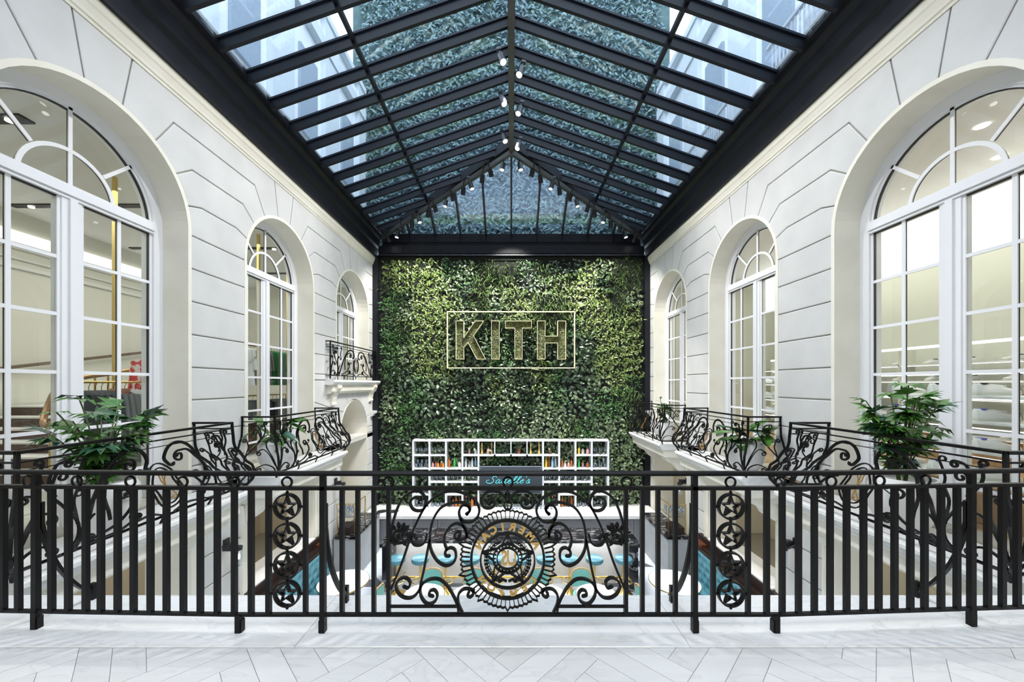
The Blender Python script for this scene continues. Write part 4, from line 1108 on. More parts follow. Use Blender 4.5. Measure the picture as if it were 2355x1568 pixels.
# black marble shelf behind the bar with bottles seen between
wm = M('white_shelf', (.80,.80,.82), .4)
sh = thing('back_bar_shelf', 'white open shelving unit full of bottles and glasses against the green wall', 'shelf', (0, 10.9, CT), world=True)
SD0, SD1 = 10.72, 11.02
cx2x = lambda cx: (930+cx/4.806-1176)*SD0/F
cy2z = lambda cy: EYE+(883-(990+cy/4.806))*SD0/F
cols = [95, 275, 458, 640, 818, 998, 1178, 1356, 1533, 1712, 1893, 2073, 2255]
ztop = cy2z(103); z1 = cy2z(266); z2 = cy2z(413); z3 = cy2z(562); z4 = cy2z(700)
wood = .036
def board(x0, x1, z): MB().box(x0, x1, SD0, SD1, z-.045, z).obj('shelf_board', wm, sh)
board(cx2x(90), cx2x(2260), ztop)
for k, cx in enumerate(cols):
    x = cx2x(cx)
    if k in (5, 6, 7): MB().box(x-wood*.4, x+wood*.4, SD0+.002, SD1, z1, ztop-.045).obj('divider', wm, sh)
    else: MB().box(x-wood*.7, x+wood*.7, SD0+.002, SD1, CT, ztop-.045).obj('divider', wm, sh)
def rng(a, b, z): 
    for k in range(a, b): board(cx2x(cols[k])+wood*.7, cx2x(cols[k+1])-wood*.7, z)
rng(0, 2, z1); rng(3, 9, z1); rng(10, 12, z1); rng(0, 4, z2); rng(8, 12, z2); rng(1, 4, z3); rng(8, 11, z3)
for k in (0, 2, 9, 11): rng(k, k+1, z4)
# sign panel
sg_ = thing('bar_sign', 'dark slate sign panel with turquoise script lettering hung on the white shelving', 'sign', (cx2x(1178), 10.7, cy2z(690)), world=True)
MB().bev(cx2x(832), cx2x(1520), 10.68, 10.70, cy2z(690), cy2z(392), .004).obj('panel', M('slate_sign', (.035,.045,.055), .25), sg_)
m = MB()
for z in (cy2z(690), cy2z(392)): m.box(cx2x(832), cx2x(1520), 10.675, 10.702, z-.006, z+.006)
for cx in (845, 1505):
    for cy in (412, 672): m.ball((cx2x(cx), 10.675, cy2z(cy)), .012, 6)
m.obj('metal_trim', M('steel_edge'), sg_)
m = MB(); m.box(cx2x(990), cx2x(1350), 10.674, 10.679, cy2z(612), cy2z(606)); m.obj('underline', wm, sg_)
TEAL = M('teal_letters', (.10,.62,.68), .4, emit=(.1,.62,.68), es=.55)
# script strokes, in units of the x-height
GL = {
 'S': [[(1.5,1.45),(1.4,1.8),(1.0,1.9),(.62,1.6),(.75,1.2),(1.0,.8),(.95,.3),(.5,.0),(-.1,.05),(-.45,.4),(-.35,.8),(.05,.85)]],
 'a': [[(.85,.85),(.55,1.0),(.2,.7),(.1,.25),(.35,0),(.65,.25),(.9,1.0)], [(.92,1.0),(.78,.3),(.95,0),(1.25,.3)]],
 'd': [[(.85,.85),(.55,1.0),(.2,.7),(.1,.25),(.35,0),(.65,.25),(.9,.9)], [(1.25,2.1),(.95,1.1),(.78,.3),(.95,0),(1.25,.3)]],
 'e': [[(.1,.4),(.55,.55),(.8,.85),(.6,1.0),(.25,.7),(.15,.2),(.45,0),(.9,.3)]],
 'l': [[(.0,.3),(.5,1.0),(.85,1.8),(.75,2.1),(.5,1.7),(.25,.5),(.4,0),(.8,.3)]],
 's': [[(.0,.3),(.55,1.1),(.65,.6),(.45,.05),(.1,.1)], [(.45,.05),(.7,.1),(.95,.35)]],
 "'": [[(.3,2.1),(.15,1.6)]]}
pen = cx2x(925); xh = (cy2z(537)-cy2z(577)); zb0 = cy2z(577)
for ch, adv in (('S', 1.35), ('a', 1.15), ('d', 1.15), ('e', .9), ('l', .75), ('l', .75), ('e', .85), ("'", .35), ('s', 1.0)):
    m = MB()
    for st in GL[ch]:
        P = [(pen+(p.x*1.3+.3*p.y)*xh, 10.676, zb0+p.y*xh) for p in cat(st, 4)]
        m.tube(P, [.6+.6*abs(math.sin(i*PI/(len(P)-1))) for i in range(len(P))], ref=(0,1,0), flat=(.014, .006))
    m.obj('letter', TEAL, sg_); pen += adv*xh*1.42
# glassware and bottles
def bottle(name, prof, col, lab, rough=.1, capc=None):
    t = MB().lathe(prof, n=10).obj(name, M('glass_'+name+str(len(MATS)), col, rough, spec=.6), smooth=True)
    t['category'] = 'bottle'
    r, z = prof[-1]
    MB().lathe([(r*1.15, z-.03), (r*1.15, z+.006)], n=8).obj('cap', M('cap_'+str(len(MATS)), capc or (.02,.02,.02), .4), t)
    return t
wine = [(.037,0),(.038,.02),(.038,.18),(.03,.21),(.014,.235),(.013,.30)]
short = [(.042,0),(.045,.02),(.045,.12),(.035,.15),(.015,.165),(.015,.20)]
tall = [(.033,0),(.035,.02),(.035,.20),(.03,.22),(.015,.25),(.014,.33)]
flask = [(.05,0),(.055,.04),(.05,.11),(.03,.15),(.013,.17),(.013,.20)]
KB = {}
for nm, prof, col, cap_, desc in (
  ('amber_bottle', wine, (.45,.13,.02), (.3,.05,.02), 'amber liquor bottle'), ('green_bottle', tall, (.05,.42,.08), (.02,.2,.03), 'tall bright green bottle'),
  ('clear_bottle', tall, (.70,.73,.76), (.1,.1,.1), 'tall clear glass bottle'), ('blue_bottle', wine, (.30,.55,.80), (.75,.75,.78), 'pale blue glass bottle'),
  ('gold_bottle', [(.03,0),(.032,.05),(.02,.12),(.018,.2),(.028,.27),(.012,.33)], (.75,.50,.12), (.8,.6,.2), 'slender golden bottle'),
  ('brown_flask', flask, (.28,.10,.04), (.45,.2,.1), 'round brown decanter bottle'), ('orange_bottle', short, (.75,.28,.05), (.7,.15,.05), 'small orange bottle'),
  ('pink_bottle', short, (.62,.32,.32), (.6,.12,.14), 'small red-brown bottle'), ('dark_bottle', wine, (.02,.02,.02), (.5,.08,.08), 'dark wine bottle'),
  ('white_flask', flask, (.78,.76,.76), (.15,.15,.15), 'round pale decanter bottle'), ('yellow_bottle', wine, (.75,.50,.05), (.6,.4,.05), 'yellow liqueur bottle')):
    KB[nm] = [bottle(nm, prof, col, desc, capc=cap_), desc, 0]
def glassm(name, prof, lab):
    t = MB().lathe(prof, n=10, cap=False).obj(name, DRINK, smooth=True); t['category'] = 'glass'; KB[name] = [t, lab, 0]
glassm('wine_glass', [(.001,.002),(.032,.0),(.032,.004),(.005,.008),(.004,.07),(.022,.088),(.036,.12),(.036,.15),(.030,.185),(.028,.185),(.033,.15),(.033,.12),(.02,.092)], 'stemmed wine glass')
glassm('tumbler', [(.001,.002),(.034,0),(.038,.11),(.035,.11),(.031,.01),(.001,.01)], 'clear tumbler')
def put_item(kind, x, y, z, lab=None, grp=None, sc_=1.0):
    e = KB[kind]
    if e[2] == 0: o = e[0]; o.location = (x, y, z); o['label'] = lab; o['group'] = grp; o.scale = (sc_,)*3
    else: o = dup(e[0], (x, y, z), label=lab, group=grp, scale=sc_)
    e[2] += 1
colname = ['first (leftmost)', 'second', 'third', 'fourth', 'fifth', 'sixth', 'seventh', 'eighth', 'ninth', 'tenth', 'eleventh', 'twelfth (rightmost)']
cshort = ['leftmost']+[c for c in colname[1:11]]+['rightmost']
def cellx(k, n, i): a, b = cx2x(cols[k])+.05, cx2x(cols[k+1])-.05; return a+(b-a)*(i+.5)/n
def cell(k, z, rown, items, y=10.80, sc_=1.0):
    seen = {}
    for i, kd in enumerate(items):
        if kd: seen.setdefault(kd, []).append(i)
    for kd, idx in seen.items():
        for j, i in enumerate(idx):
            base = '%s alone of its kind, %s compartment, %s' % (KB[kd][1], cshort[k], rown)
            if kd in ('wine_glass', 'tumbler') and len(idx) > 1: lab = '%s in the row of them, %s compartment, %s' % (KB[kd][1], cshort[k], rown); grp = 'glasses %s compartment %s' % (colname[k], rown)
            elif len(idx) > 1: lab = '%s, %s of %d from the left, %s compartment, %s' % (KB[kd][1], ordn[j], len(idx), cshort[k], rown.replace(' shelf row', ' row')); grp = 'bottles on the back bar shelving'
            else: lab = base; grp = 'bottles on the back bar shelving' if kd not in ('wine_glass','tumbler') else 'glasses on the back bar shelving'
            put_item(kd, cellx(k, len(items), i), y+(i % 2)*.07, z, lab, grp, sc_)
A_, G_, C_, B_, O_, F_, OR, P_, D_, WF, Y_, WG, TU = 'amber_bottle', 'green_bottle', 'clear_bottle', 'blue_bottle', 'gold_bottle', 'brown_flask', 'orange_bottle', 'pink_bottle', 'dark_bottle', 'white_flask', 'yellow_bottle', 'wine_glass', 'tumbler'
top, up2, mid, low4, cnt = 'top shelf row', 'second shelf row', 'third shelf row', 'fourth shelf row', 'counter-level row'
cell(0, z1, top, [WG]*5); cell(1, z1, top, [WG]*5); cell(11, z1, top, [WG]*5)
cell(3, z1, top, [None, P_, None, WF], sc_=.8); cell(4, z1, top, [O_, None, P_, O_]); cell(5, z1, top, [None, D_, None], sc_=.8); cell(6, z1, top, [None, F_, None])
cell(7, z1, top, [O_, None, O_]); cell(8, z1, top, [None, F_, None], sc_=.8); cell(10, z1, top, [Y_, WF, P_], sc_=.9)
cell(0, z2, up2, [TU]*5); cell(1, z2, up2, [P_, P_, OR, OR, OR], sc_=.8); cell(2, z2, up2, [A_, None, G_, None, WF], sc_=.9); cell(3, z2, up2, [C_, WF, C_, B_], sc_=.9)
cell(8, z2, up2, [Y_, A_, B_, C_]); cell(9, z2, up2, [A_, WF, P_, A_], sc_=.8); cell(10, z2, up2, [G_, P_, F_], sc_=.9); cell(11, z2, up2, [TU]*5)
for i, c_ in enumerate((-.12, 0, .12)):
    for k in (0, 11): put_item(TU, (cx2x(cols[k])+cx2x(cols[k+1]))/2+c_, 10.82, z2+.112, 'clear tumbler stacked on others, %s compartment, second shelf row' % cshort[k], 'stacked tumblers %s' % colname[k])
for k in (1, 2, 3, 8, 9, 10): cell(k, z3, mid, [WG]*6, sc_=.75)
cell(0, z4, low4, [WG]*5); cell(11, z4, low4, [WG]*5)
cell(2, CT, cnt, [D_, P_, A_, OR]); cell(3, CT, cnt, [D_, D_, A_, D_]); cell(8, CT, cnt, [D_, G_, D_, D_]); cell(9, CT, cnt, [A_, F_, D_, A_]); cell(1, CT, cnt, [TU]*5); cell(10, CT, cnt, [TU]*5); cell(0, CT, cnt, [WG]*4); cell(11, CT, cnt, [WG]*4)
for i in range(12): put_item(TU, -.55+i*.10+.6, 10.6, CT, 'clear tumbler in the line on the back counter below the slate sign', 'tumblers lined up below the sign')
# sink bowls on the counter at the left
for k, x in enumerate((-3.62, -3.30)):
    m = MB(); m.lathe([(.13,.0),(.14,.02),(.12,.02),(.10,.004),(.001,.003)], n=18)
    o = m.obj('cocktail_tray', M('steel_edge'), None, smooth=True); o.location = (x, 10.35, CT); o['label'] = 'round steel tray on the back counter, %s one' % ('left' if k == 0 else 'right'); o['category'] = 'tray'; o['group'] = 'steel trays on the back counter'

# ---- stools
TQ = M('turquoise_leather', (.085,.25,.31), .4, c2=(.07,.21,.27), scale=9); GREEN_S = M('sea_green_fabric', (.16,.42,.38), .6)
def stool():
    t = thing('bar_stool', 'x', 'stool', group='turquoise bar stools along the bar')
    MB().lathe([(.001,.70),(.165,.70),(.185,.72),(.188,.76),(.180,.79),(.155,.805),(.001,.81)], n=24).obj('seat', TQ, t, smooth=True)
    MB().lathe([(.022,.02),(.022,.68),(.06,.70),(.06,.70)], n=12).obj('pole', BRASS, t, smooth=True)
    MB().lathe([(.001,.0),(.20,.0),(.20,.012),(.17,.03),(.06,.10),(.03,.16)], n=24).obj('base', BRASS, t, smooth=True)
    m = MB(); m.tube([(.17*math.cos(2*PI*i/20), .17*math.sin(2*PI*i/20), .30) for i in range(20)], .010, 6, loop=True)
    for i in range(6): a = PI*i/3; m.tube([(.02*math.cos(a), .02*math.sin(a), .36), (.17*math.cos(a), .17*math.sin(a), .30)], .007, 5)
    m.obj('foot_ring', BRASS, t, smooth=True); return t
st = stool()
for k, px in enumerate((917, 970, 1027, 1085, 1140, 1200, 1252, 1308, 1364, 1430)):
    p = ((px-1176)*8.02/F, 8.02-.12, LOW)
    lab = 'turquoise bar stool on a brass pedestal, %s from the left along the bar' % ordn[k]
    if k == 0: st.location = p; st['label'] = lab
    else: dup(st, p, label=lab)
# ---- round tables
def rtable(r, hh, y=0):
    t = thing('round_table', 'x', 'table', group='white round bistro tables')
    MB().lathe([(.001,hh-.03),(r-.02,hh-.03),(r,hh-.02),(r,hh-.002),(.001,hh)], n=36).obj('tabletop', MARB, t, smooth=True)
    MB().lathe([(r,hh-.024),(r+.008,hh-.022),(r+.008,hh-.006),(r,hh-.004)], n=36, cap=False).obj('brass_edge', BRASS, t)
    MB().lathe([(.20,0),(.20,.015),(.04,.05),(.03,.1),(.03,hh-.05),(.08,hh-.03)], n=16).obj('pedestal', IRON, t, smooth=True); return t
ta = rtable(.36, .75); tb = rtable(.46, .75)
for k, (proto_, px, d, r, l_) in enumerate(((ta, 975, 6.60, 0, 'small white round table, leftmost of the row before the bar'), (tb, 1092, 6.50, 0, 'larger white round table left of the emblem, before the bar'), (tb, 1247, 6.50, 0, 'larger white round table right of the emblem, before the bar'), (ta, 1372, 6.60, 0, 'small white round table, rightmost of the row before the bar'),
      (tb, 790, 7.03, 0, 'white round table by the left turquoise banquette'), (tb, 1551, 7.03, 0, 'white round table by the right turquoise banquette'))):
    p = ((px-1176)*d/F, d, LOW)
    if k in (0, 1): proto_.location = p; proto_['label'] = l_
    else: dup(proto_, p, label=l_)
RAT = M('rattan', (.62,.36,.13), .45, c2=(.5,.28,.1), scale=20); WEAVE = M('sea_green_weave', (.22,.52,.45), .6, c2=(.16,.42,.37), scale=60)
def chair():
    t = thing('bistro_chair', 'x', 'chair', group='rattan bistro chairs with sea green backs')
    MB().lathe([(.001,.43),(.19,.43),(.205,.445),(.20,.46),(.001,.465)], n=20).obj('seat', WEAVE, t, smooth=True)
    arch = cat([(-.20,.13,.0),(-.20,.16,.44),(-.20,.20,.66),(-.17,.22,.78),(-.09,.23,.83),(0,.235,.84),(.09,.23,.83),(.17,.22,.78),(.20,.20,.66),(.20,.16,.44),(.20,.13,0)], 4)
    m = MB(); m.tube(arch, .013, 6); m.obj('back_frame', RAT, t, smooth=True)
    pts = cat([(-.185,.197,.50),(-.185,.205,.66),(-.16,.215,.76),(-.09,.225,.81),(0,.23,.82),(.09,.225,.81),(.16,.215,.76),(.185,.205,.66),(.185,.197,.50)], 3)
    m = MB(); m.loft([[Vector(p)+Vector((0,-.008,0)) for p in pts], [Vector(p)+Vector((0,.008,0)) for p in pts]]); m.obj('backrest', WEAVE, t)
    for a, b in ((-1,-1), (1,-1), (-1,1), (1,1)):
        m = MB(); m.tube([(a*.15, b*.13, .44), (a*.20, b*.19, 0)], .012, 6); m.obj('leg', RAT, t, smooth=True)
    m = MB(); m.tube([(.17*math.cos(2*PI*i/16), .16*math.sin(2*PI*i/16), .22) for i in range(16)], .008, 5, loop=True); m.obj('stretcher', RAT, t); return t
ch = chair()
for k, (px, d, rz0, l_) in enumerate(((990, 7.12, 0, 'facing the camera at the leftmost small table'), (1091, 7.12, .1, 'behind the larger table left of the emblem'), (1241, 7.12, -.1, 'behind the larger table right of the emblem'), (1342, 7.12, 0, 'facing the camera at the rightmost small table'),
      (846, 6.75, -1.75, 'beside the left banquette table'), (1497, 6.75, 1.75, 'beside the right banquette table'))):
    p = ((px-1176)*d/F, d, LOW)
    lab = 'rattan bistro chair with sea green back '+l_
    if k == 0: ch.location = p; ch['label'] = lab; ch.rotation_euler.z = rz0
    else: dup(ch, p, rz0, label=lab)
# ---- banquettes, wainscot walls, waiter stations, sconces
DW = M('dark_wood', (.010,.004,.003), .5, c2=(.02,.008,.005), scale=5, stretch=(1,6,1)); RW_ = M('red_wood', (.11,.035,.015), .35)
for side in (-1, 1):
    w_ = WD[side]
    bq = thing('banquette', 'tufted turquoise banquette along the %s wall' % w_, 'sofa', (side*3.7, 6.3, LOW), world=True)
    y0, y1 = 5.0, 7.72
    # tufted back: a grid that sinks at each button
    ny, nz2 = 84, 20; vs = []; fs = []
    z0, z1_ = LOW+.42, LOW+1.13
    bt = [(y0+.12+i*.20+(.10 if j % 2 else 0), z0+.14+j*.15) for i in range(14) for j in range(4)]
    for i in range(ny+1):
        for j in range(nz2+1):
            y = y0+(y1-y0)*i/ny; z = z0+(z1_-z0)*j/nz2
            dd = min(math.hypot(y-a, z-b) for a, b in bt); dx = -.040*math.exp(-(dd/.05)**2)+.022*min(dd, .1)*10-.02
            dx -= .05*max(0, (j/nz2-.9)*10)**2*.6
            vs.append((side*(3.80-dx*1-.03), y, z))
    for i in range(ny):
        for j in range(nz2): a = i*(nz2+1)+j; fs.append((a, a+1, a+nz2+2, a+nz2+1))
    MB().add(vs, fs).obj('backrest', TQ, bq, smooth=True)
    MB().box(side*3.83, side*3.90, y0, y1, LOW, LOW+1.12).obj('back_board', DW, bq)
    m = MB(); m.bev(side*3.22, side*3.80, y0, y1, LOW+.30, LOW+.46, .035); m.obj('seat', TQ, bq, smooth=True)
    MB().box(side*3.27, side*3.80, y0, y1, LOW, LOW+.30).obj('plinth', DW, bq)
    m = MB()
    for a, b in bt: m.ball((side*(3.815), a, b), .010, 6)
    m.obj('buttons', TQ, bq, kind='stuff')
    wn = thing('wainscot', 'dark wood wainscot with white marble sill behind the %s banquette' % w_, 'wainscot', (side*4.1, 6.3, LOW), world=True)
    MB().box(side*3.91, side*4.02, 7.60, 7.9, LOW, LOW+1.19).obj('red_rail', RW_, wn)
    MB().box(side*3.91, side*4.02, 4.9, 7.60, LOW, LOW+1.13).obj('panel', DW, wn)
    MB().box(side*4.02, side*4.10, 4.9, 7.95, LOW, LOW+1.30).obj('panel', DW, wn)
    MB().bev(side*4.045, side*4.55, (1.63-RW+.005)*S, (1.63+RW-.005)*S, LOW+1.2, LOW+1.33, .006).obj('marble_sill', MARB, wn)
    ws = thing('waiter_station', 'concrete waiter station with black top by the %s banquette' % w_, 'cabinet', (side*3.9, 8.7, LOW), world=True)
    MB().bev(side*3.57, side*4.05, 8.43, 10.0, LOW, LOW+.96, .004).obj('body', M('concrete', (.42,.44,.45), .6, c2=(.36,.38,.39), scale=3), ws)
    MB().bev(side*3.55, side*4.06, 8.41, 10.0, LOW+.961, LOW+1.03, .004).obj('top', BLACKM, ws)
    m = MB()
    for a, b in ((3.60, 8.47), (3.60, 9.1), (4.0, 8.47)):
        m.box(side*(a-.008), side*(a+.008), b-.008, b+.008, LOW+1.03, LOW+1.75)
    m.box(side*3.592, side*3.608, 8.47, 9.1, LOW+1.74, LOW+1.756); m.box(side*3.60, side*4.0, 8.462, 8.478, LOW+1.74, LOW+1.756)
    m.obj('brass_frame', BRASS, ws)
    MB().box(side*3.62, side*4.0, 8.52, 9.1, LOW+1.42, LOW+1.435).obj('glass_shelf', DRINK, ws)
    MB().bev(side*3.72, side*3.98, 8.5, 8.9, LOW+1.03, LOW+1.20, .005).obj('drawer_box', DW, ws)
    for i in range(3):
        for j in range(4):
            put_item(WG, side*(3.68+.10*j), 8.56+.14*i, LOW+1.435, 'stemmed wine glass on the brass framed shelf of the %s waiter station' % w_, 'glasses on the %s waiter station' % w_)
# wall sconces
BULB = M('bulb', (1,1,1), .3, emit=(1,.85,.6), es=30)
def sconce():
    t = thing('wall_sconce', 'x', 'lamp', group='dark wall sconces with glass cylinders')
    m = MB(); m.bev(0, .03, -.05, .05, -.02, .14, .004); m.tube([(.02, 0, .05), (.12, 0, .0), (.17, 0, .0)], .014, 6); m.bev(.03, .16, -.10, -.03, .0, .09, .006)
    m.lathe([(.045,-.02),(.05,.03),(.02,.045)], (.19,0,0), 12); m.obj('bracket', SPOTB, t)
    MB().lathe([(.045,-.24),(.05,-.02)], (.19,0,0), 14, cap=False).obj('glass_cylinder', DRINK, t, smooth=True)
    MB().ball((.19,0,-.13), .018, 8, 1.4).obj('bulb', BULB, t); return t
sp_ = sconce()
for k, (side, d, z, l_) in enumerate(((-1, 5.30, -.96, 'left pier below the near balcony'), (1, 5.30, -.96, 'right pier below the near balcony'), (-1, 8.6, -.93, 'left wall near the waiter station'), (1, 8.6, -.93, 'right wall near the waiter station'))):
    lab = 'dark wall sconce with a glass cylinder on the '+l_
    if k == 0: o = sp_; o.location = (side*S, d, z); o['label'] = lab
    else: o = dup(sp_, (side*S, d, z), label=lab)
    o.rotation_euler.z = 0 if side < 0 else PI
    if side > 0: o.rotation_euler.z = PI
# ================================================================ planters and plants on the balconies
POTM = M('white_planter', (.78,.77,.75), .45)
def planter(x, y, r, h, lab):
    t = thing('planter', lab, 'planter', (x, y, 0), group='white bowl planters on the balconies')
    MB().lathe([(r*.45,0),(r*.62,.02),(r*.88,h*.30),(r*1.0,h*.62),(r*.97,h*.88),(r*.90,h),(r*.85,h),(r*.84,h-.05)], n=32).obj('bowl', POTM, t, smooth=True)
    MB().lathe([(.001,h-.07),(r*.86,h-.06)], n=24, cap=False).obj('soil', M('gravel', (.25,.24,.22), .9, c2=(.5,.5,.48), scale=60), t)
    return t
LFP = {'a': leafm('plant_leaf', (.02,.075,.015), (.07,.20,.03), .3), 'b': leafm('plant_leaf_light', (.05,.16,.02), (.12,.28,.05), .3), 'c': leafm('plant_leaf_deep', (.012,.05,.022), (.03,.10,.05), .25)}
STEM = M('plant_stem', (.10,.13,.04), .6)
def lobed(L, w_):
    """fan shaped fishtail leaf with cut lobes"""
    m = MB(); n_ = 5; base = (0,0,0); vs = [base]; fs = []
    prev = None
    for i in range(n_):
        a = -1.0+2.0*i/(n_-1); l = L*(1-.25*abs(a)); c0 = (math.sin(a)*w_, math.cos(a)*l, -.12*l+.02*math.cos(3*a))
        aL, aR = a-.28, a+.28
        p1 = (math.sin(aL)*w_*.62, math.cos(aL)*l*.6, .01); p2 = (math.sin(aR)*w_*.62, math.cos(aR)*l*.6, .01)
        k = len(vs); vs += [p1, c0, p2, (math.sin(a)*w_*.5, math.cos(a)*l*.55, .03*l)]
        fs += [(0, k, k+3), (0, k+3, k+2), (k, k+1, k+3), (k+3, k+1, k+2)]
    return m.add(vs, fs)
def blade(L, w_, droop=.35):
    m = MB(); n_ = 7; vs = []; fs = []
    for i in range(n_):
        t = i/(n_-1); k = math.sin(PI*min(.98, t*.9+.06))**.8*w_; z = -droop*L*t*t
        vs += [(-k, t*L, z+.25*k), (0, t*L, z), (k, t*L, z+.25*k)]
    for i in range(n_-1): a = i*3; fs += [(a,a+1,a+4,a+3),(a+1,a+2,a+5,a+4)]
    return m.add(vs, fs)
def plant(name, x, y, z, lab, seed, height, spread, nst, nleaf, kind, size):
    t = thing(name, lab, 'plant', (x, y, z)); rr = random.Random(seed)
    mats = ['a', 'a', 'b', 'c']; meshes = []
    for mk in mats:
        mb = lobed(size*1.15, size*.95) if kind == 'lobed' else blade(size, size*(.17 if kind == 'blade' else .24), .35 if kind == 'blade' else .15)
        meshes.append(mb.mesh('leaf', LFP[mk], fix=False))
    for s_ in range(nst):
        a = 2*PI*s_/nst+rr.uniform(-.4,.4); out = rr.uniform(.35,1)*spread; hh = height*rr.uniform(.55, 1.0)*(1.15-.35*out/spread)
        path = cat([(0.03*math.cos(a), .03*math.sin(a), 0), (out*.25*math.cos(a), out*.25*math.sin(a), hh*.4), (out*.6*math.cos(a), out*.6*math.sin(a), hh*.8), (out*.85*math.cos(a), out*.85*math.sin(a), hh)], 3)
        MB().tube(path, .006, 5).obj('stem', STEM, t)
        for i in range(nleaf):
            k = rr.uniform(.25, 1) if i else 1
            p = path[min(int(k*(len(path)-1)), len(path)-1)]
            yaw = a-PI/2+rr.uniform(-1.5, 1.5); pit = rr.uniform(-.5, .7)
            o = put('leaf', rr.choice(meshes), t, p, (pit, rr.uniform(-.4,.4), yaw)); o.scale = (rr.uniform(.65,1.1),)*3
            d = Vector((-math.sin(yaw), math.cos(yaw), 0))
    return t
planter(-.925*S, .835*S, .265, .50, 'white bowl planter on the near left balcony'); planter(-.925*S, 1.46*S, .27, .45, 'white bowl planter on the middle left balcony')
planter(.925*S, .875*S, .265, .50, 'white bowl planter on the near right balcony'); planter(.925*S, 1.46*S, .27, .45, 'white bowl planter on the middle right balcony'); planter(.925*S, 2.235*S, .25, .45, 'white bowl planter on the far right balcony')
plant('potted_plant', -.925*S, .835*S, .44, 'bushy fishtail-leaved plant in the planter on the near left balcony', 3, .88, .40, 15, 8, 'lobed', .17)
plant('potted_plant', .925*S, .875*S, .44, 'tall fishtail-leaved plant in the planter on the near right balcony', 8, 1.12, .34, 15, 9, 'lobed', .16)
plant('potted_plant', -.925*S, 1.46*S, .40, 'plant with a few long upright leaves on the middle left balcony', 5, .45, .28, 7, 3, 'blade', .42)
plant('potted_plant', .925*S, 1.46*S, .40, 'plant with broad arching leaves on the middle right balcony', 6, .30, .34, 7, 3, 'broad', .42)
plant('potted_plant', .925*S, 2.235*S, .40, 'dense upright plant on the far right balcony', 9, .70, .16, 9, 9, 'blade', .19)

# ================================================================ left shop: staircase, poles, clothes
stt = thing('staircase', 'white stone staircase with dark walnut risers behind the near left window', 'stairs', (-1.9*S, 1.4*S, 0), world=True)
for k in range(6):
    y = 5.1+.27*k
    MB().box(-2.14*S, -6.35, y, y+.30, .17*k, .17*(k+1)-.03).obj('riser', TREAD, stt)
    MB().bev(-2.14*S, -6.30, y-.03, y+.30, .17*(k+1)-.03, .17*(k+1), .006).obj('tread', CEIL, stt)
MB().box(-2.14*S, -6.35, 6.72, 9.0, 0, 1.02).obj('landing', CEIL, stt)
hr = thing('handrail', 'bronze handrail curling round at the foot of the stair, on brass balusters', 'handrail', (-6.7, 5.2, 0), world=True)
m = MB(); m.tube(cat([(-5.95, 4.95, .88), (-6.12, 4.88, .84), (-6.27, 4.95, .90), (-6.33, 5.05, 1.10), (-6.33, 5.15, 1.32), (-6.25, 5.35, 1.48), (-6.2, 6.0, 1.62), (-6.2, 7.0, 1.95), (-6.2, 8.4, 2.3), (-6.2, 9.4, 2.32)], 5), .034, 8); m.obj('rail', M('bronze', (.42,.26,.14), .3, .9), hr, smooth=True)
for k in range(20):
    y = 5.0+k*.18; z = .17*max(0, min(6, int((y-5.1)/.27)+1)); zz = .9 if y < 5.1 else 1.42+(y-5.3)*.28
    MB().tube([(-6.24, y, z), (-6.24, y, zz)], .014, 5).obj('baluster', BRASS, hr)
wr = thing('wall_handrail', 'dark handrail fixed to the back wall above the stairs', 'handrail', (-2.12*S, 5, 1.9), world=True)
m = MB(); m.tube([(-2.125*S, 4.2, 1.25), (-2.125*S, 9.8, 2.35), (-2.125*S, 10.6, 2.35)], .03, 6); m.obj('rail', M('brown_rail', (.16,.11,.08), .4), wr)
for k, (x, y) in enumerate(((-5.9, 5.5), (-5.6, 6.2), (-5.2, 7.6), (-5.2, 8.6), (-5.0, 9.9))):
    m = MB(); m.box(x-.022, x+.022, y-.022, y+.022, 0, H(.75)); o = m.obj('brass_pole', M('brass_satin', (.80,.62,.25), .35, .7)); o['label'] = 'floor-to-ceiling brass pole in the left shop, %s from the front' % ordn[k]; o['category'] = 'pole'; o['group'] = 'brass poles in the left shop'
for k, (x0, x1, y0, y1) in enumerate(((-7.6, -5.6, 4.2, 4.35), (-8.6, -5.2, 6.3, 6.42), (-8.6, -5.0, 8.3, 8.4), (-8.6, -5.0, 10.2, 10.3))):
    m = MB(); m.box(x0, x1, y0, y1, H(.745), H(.751)); o = m.obj('ceiling_track', SPACER); o['label'] = 'black recessed light slot in the ceiling of the left shop, %s from the front' % ordn[k]; o['category'] = 'light track'; o['group'] = 'light slots in the left shop ceiling'
    mm = MB()
    for j in range(5):
        xx = x0+(x1-x0)*(j+.5)/5; mm.lathe([(.001,0),(.04,0),(.04,-.02),(.001,-.02)], (xx, (y0+y1)/2, H(.745)), 8)
    mm.obj('lamp', M('slot_lamp', (1,1,1), emit=(1,.97,.9), es=8), o)
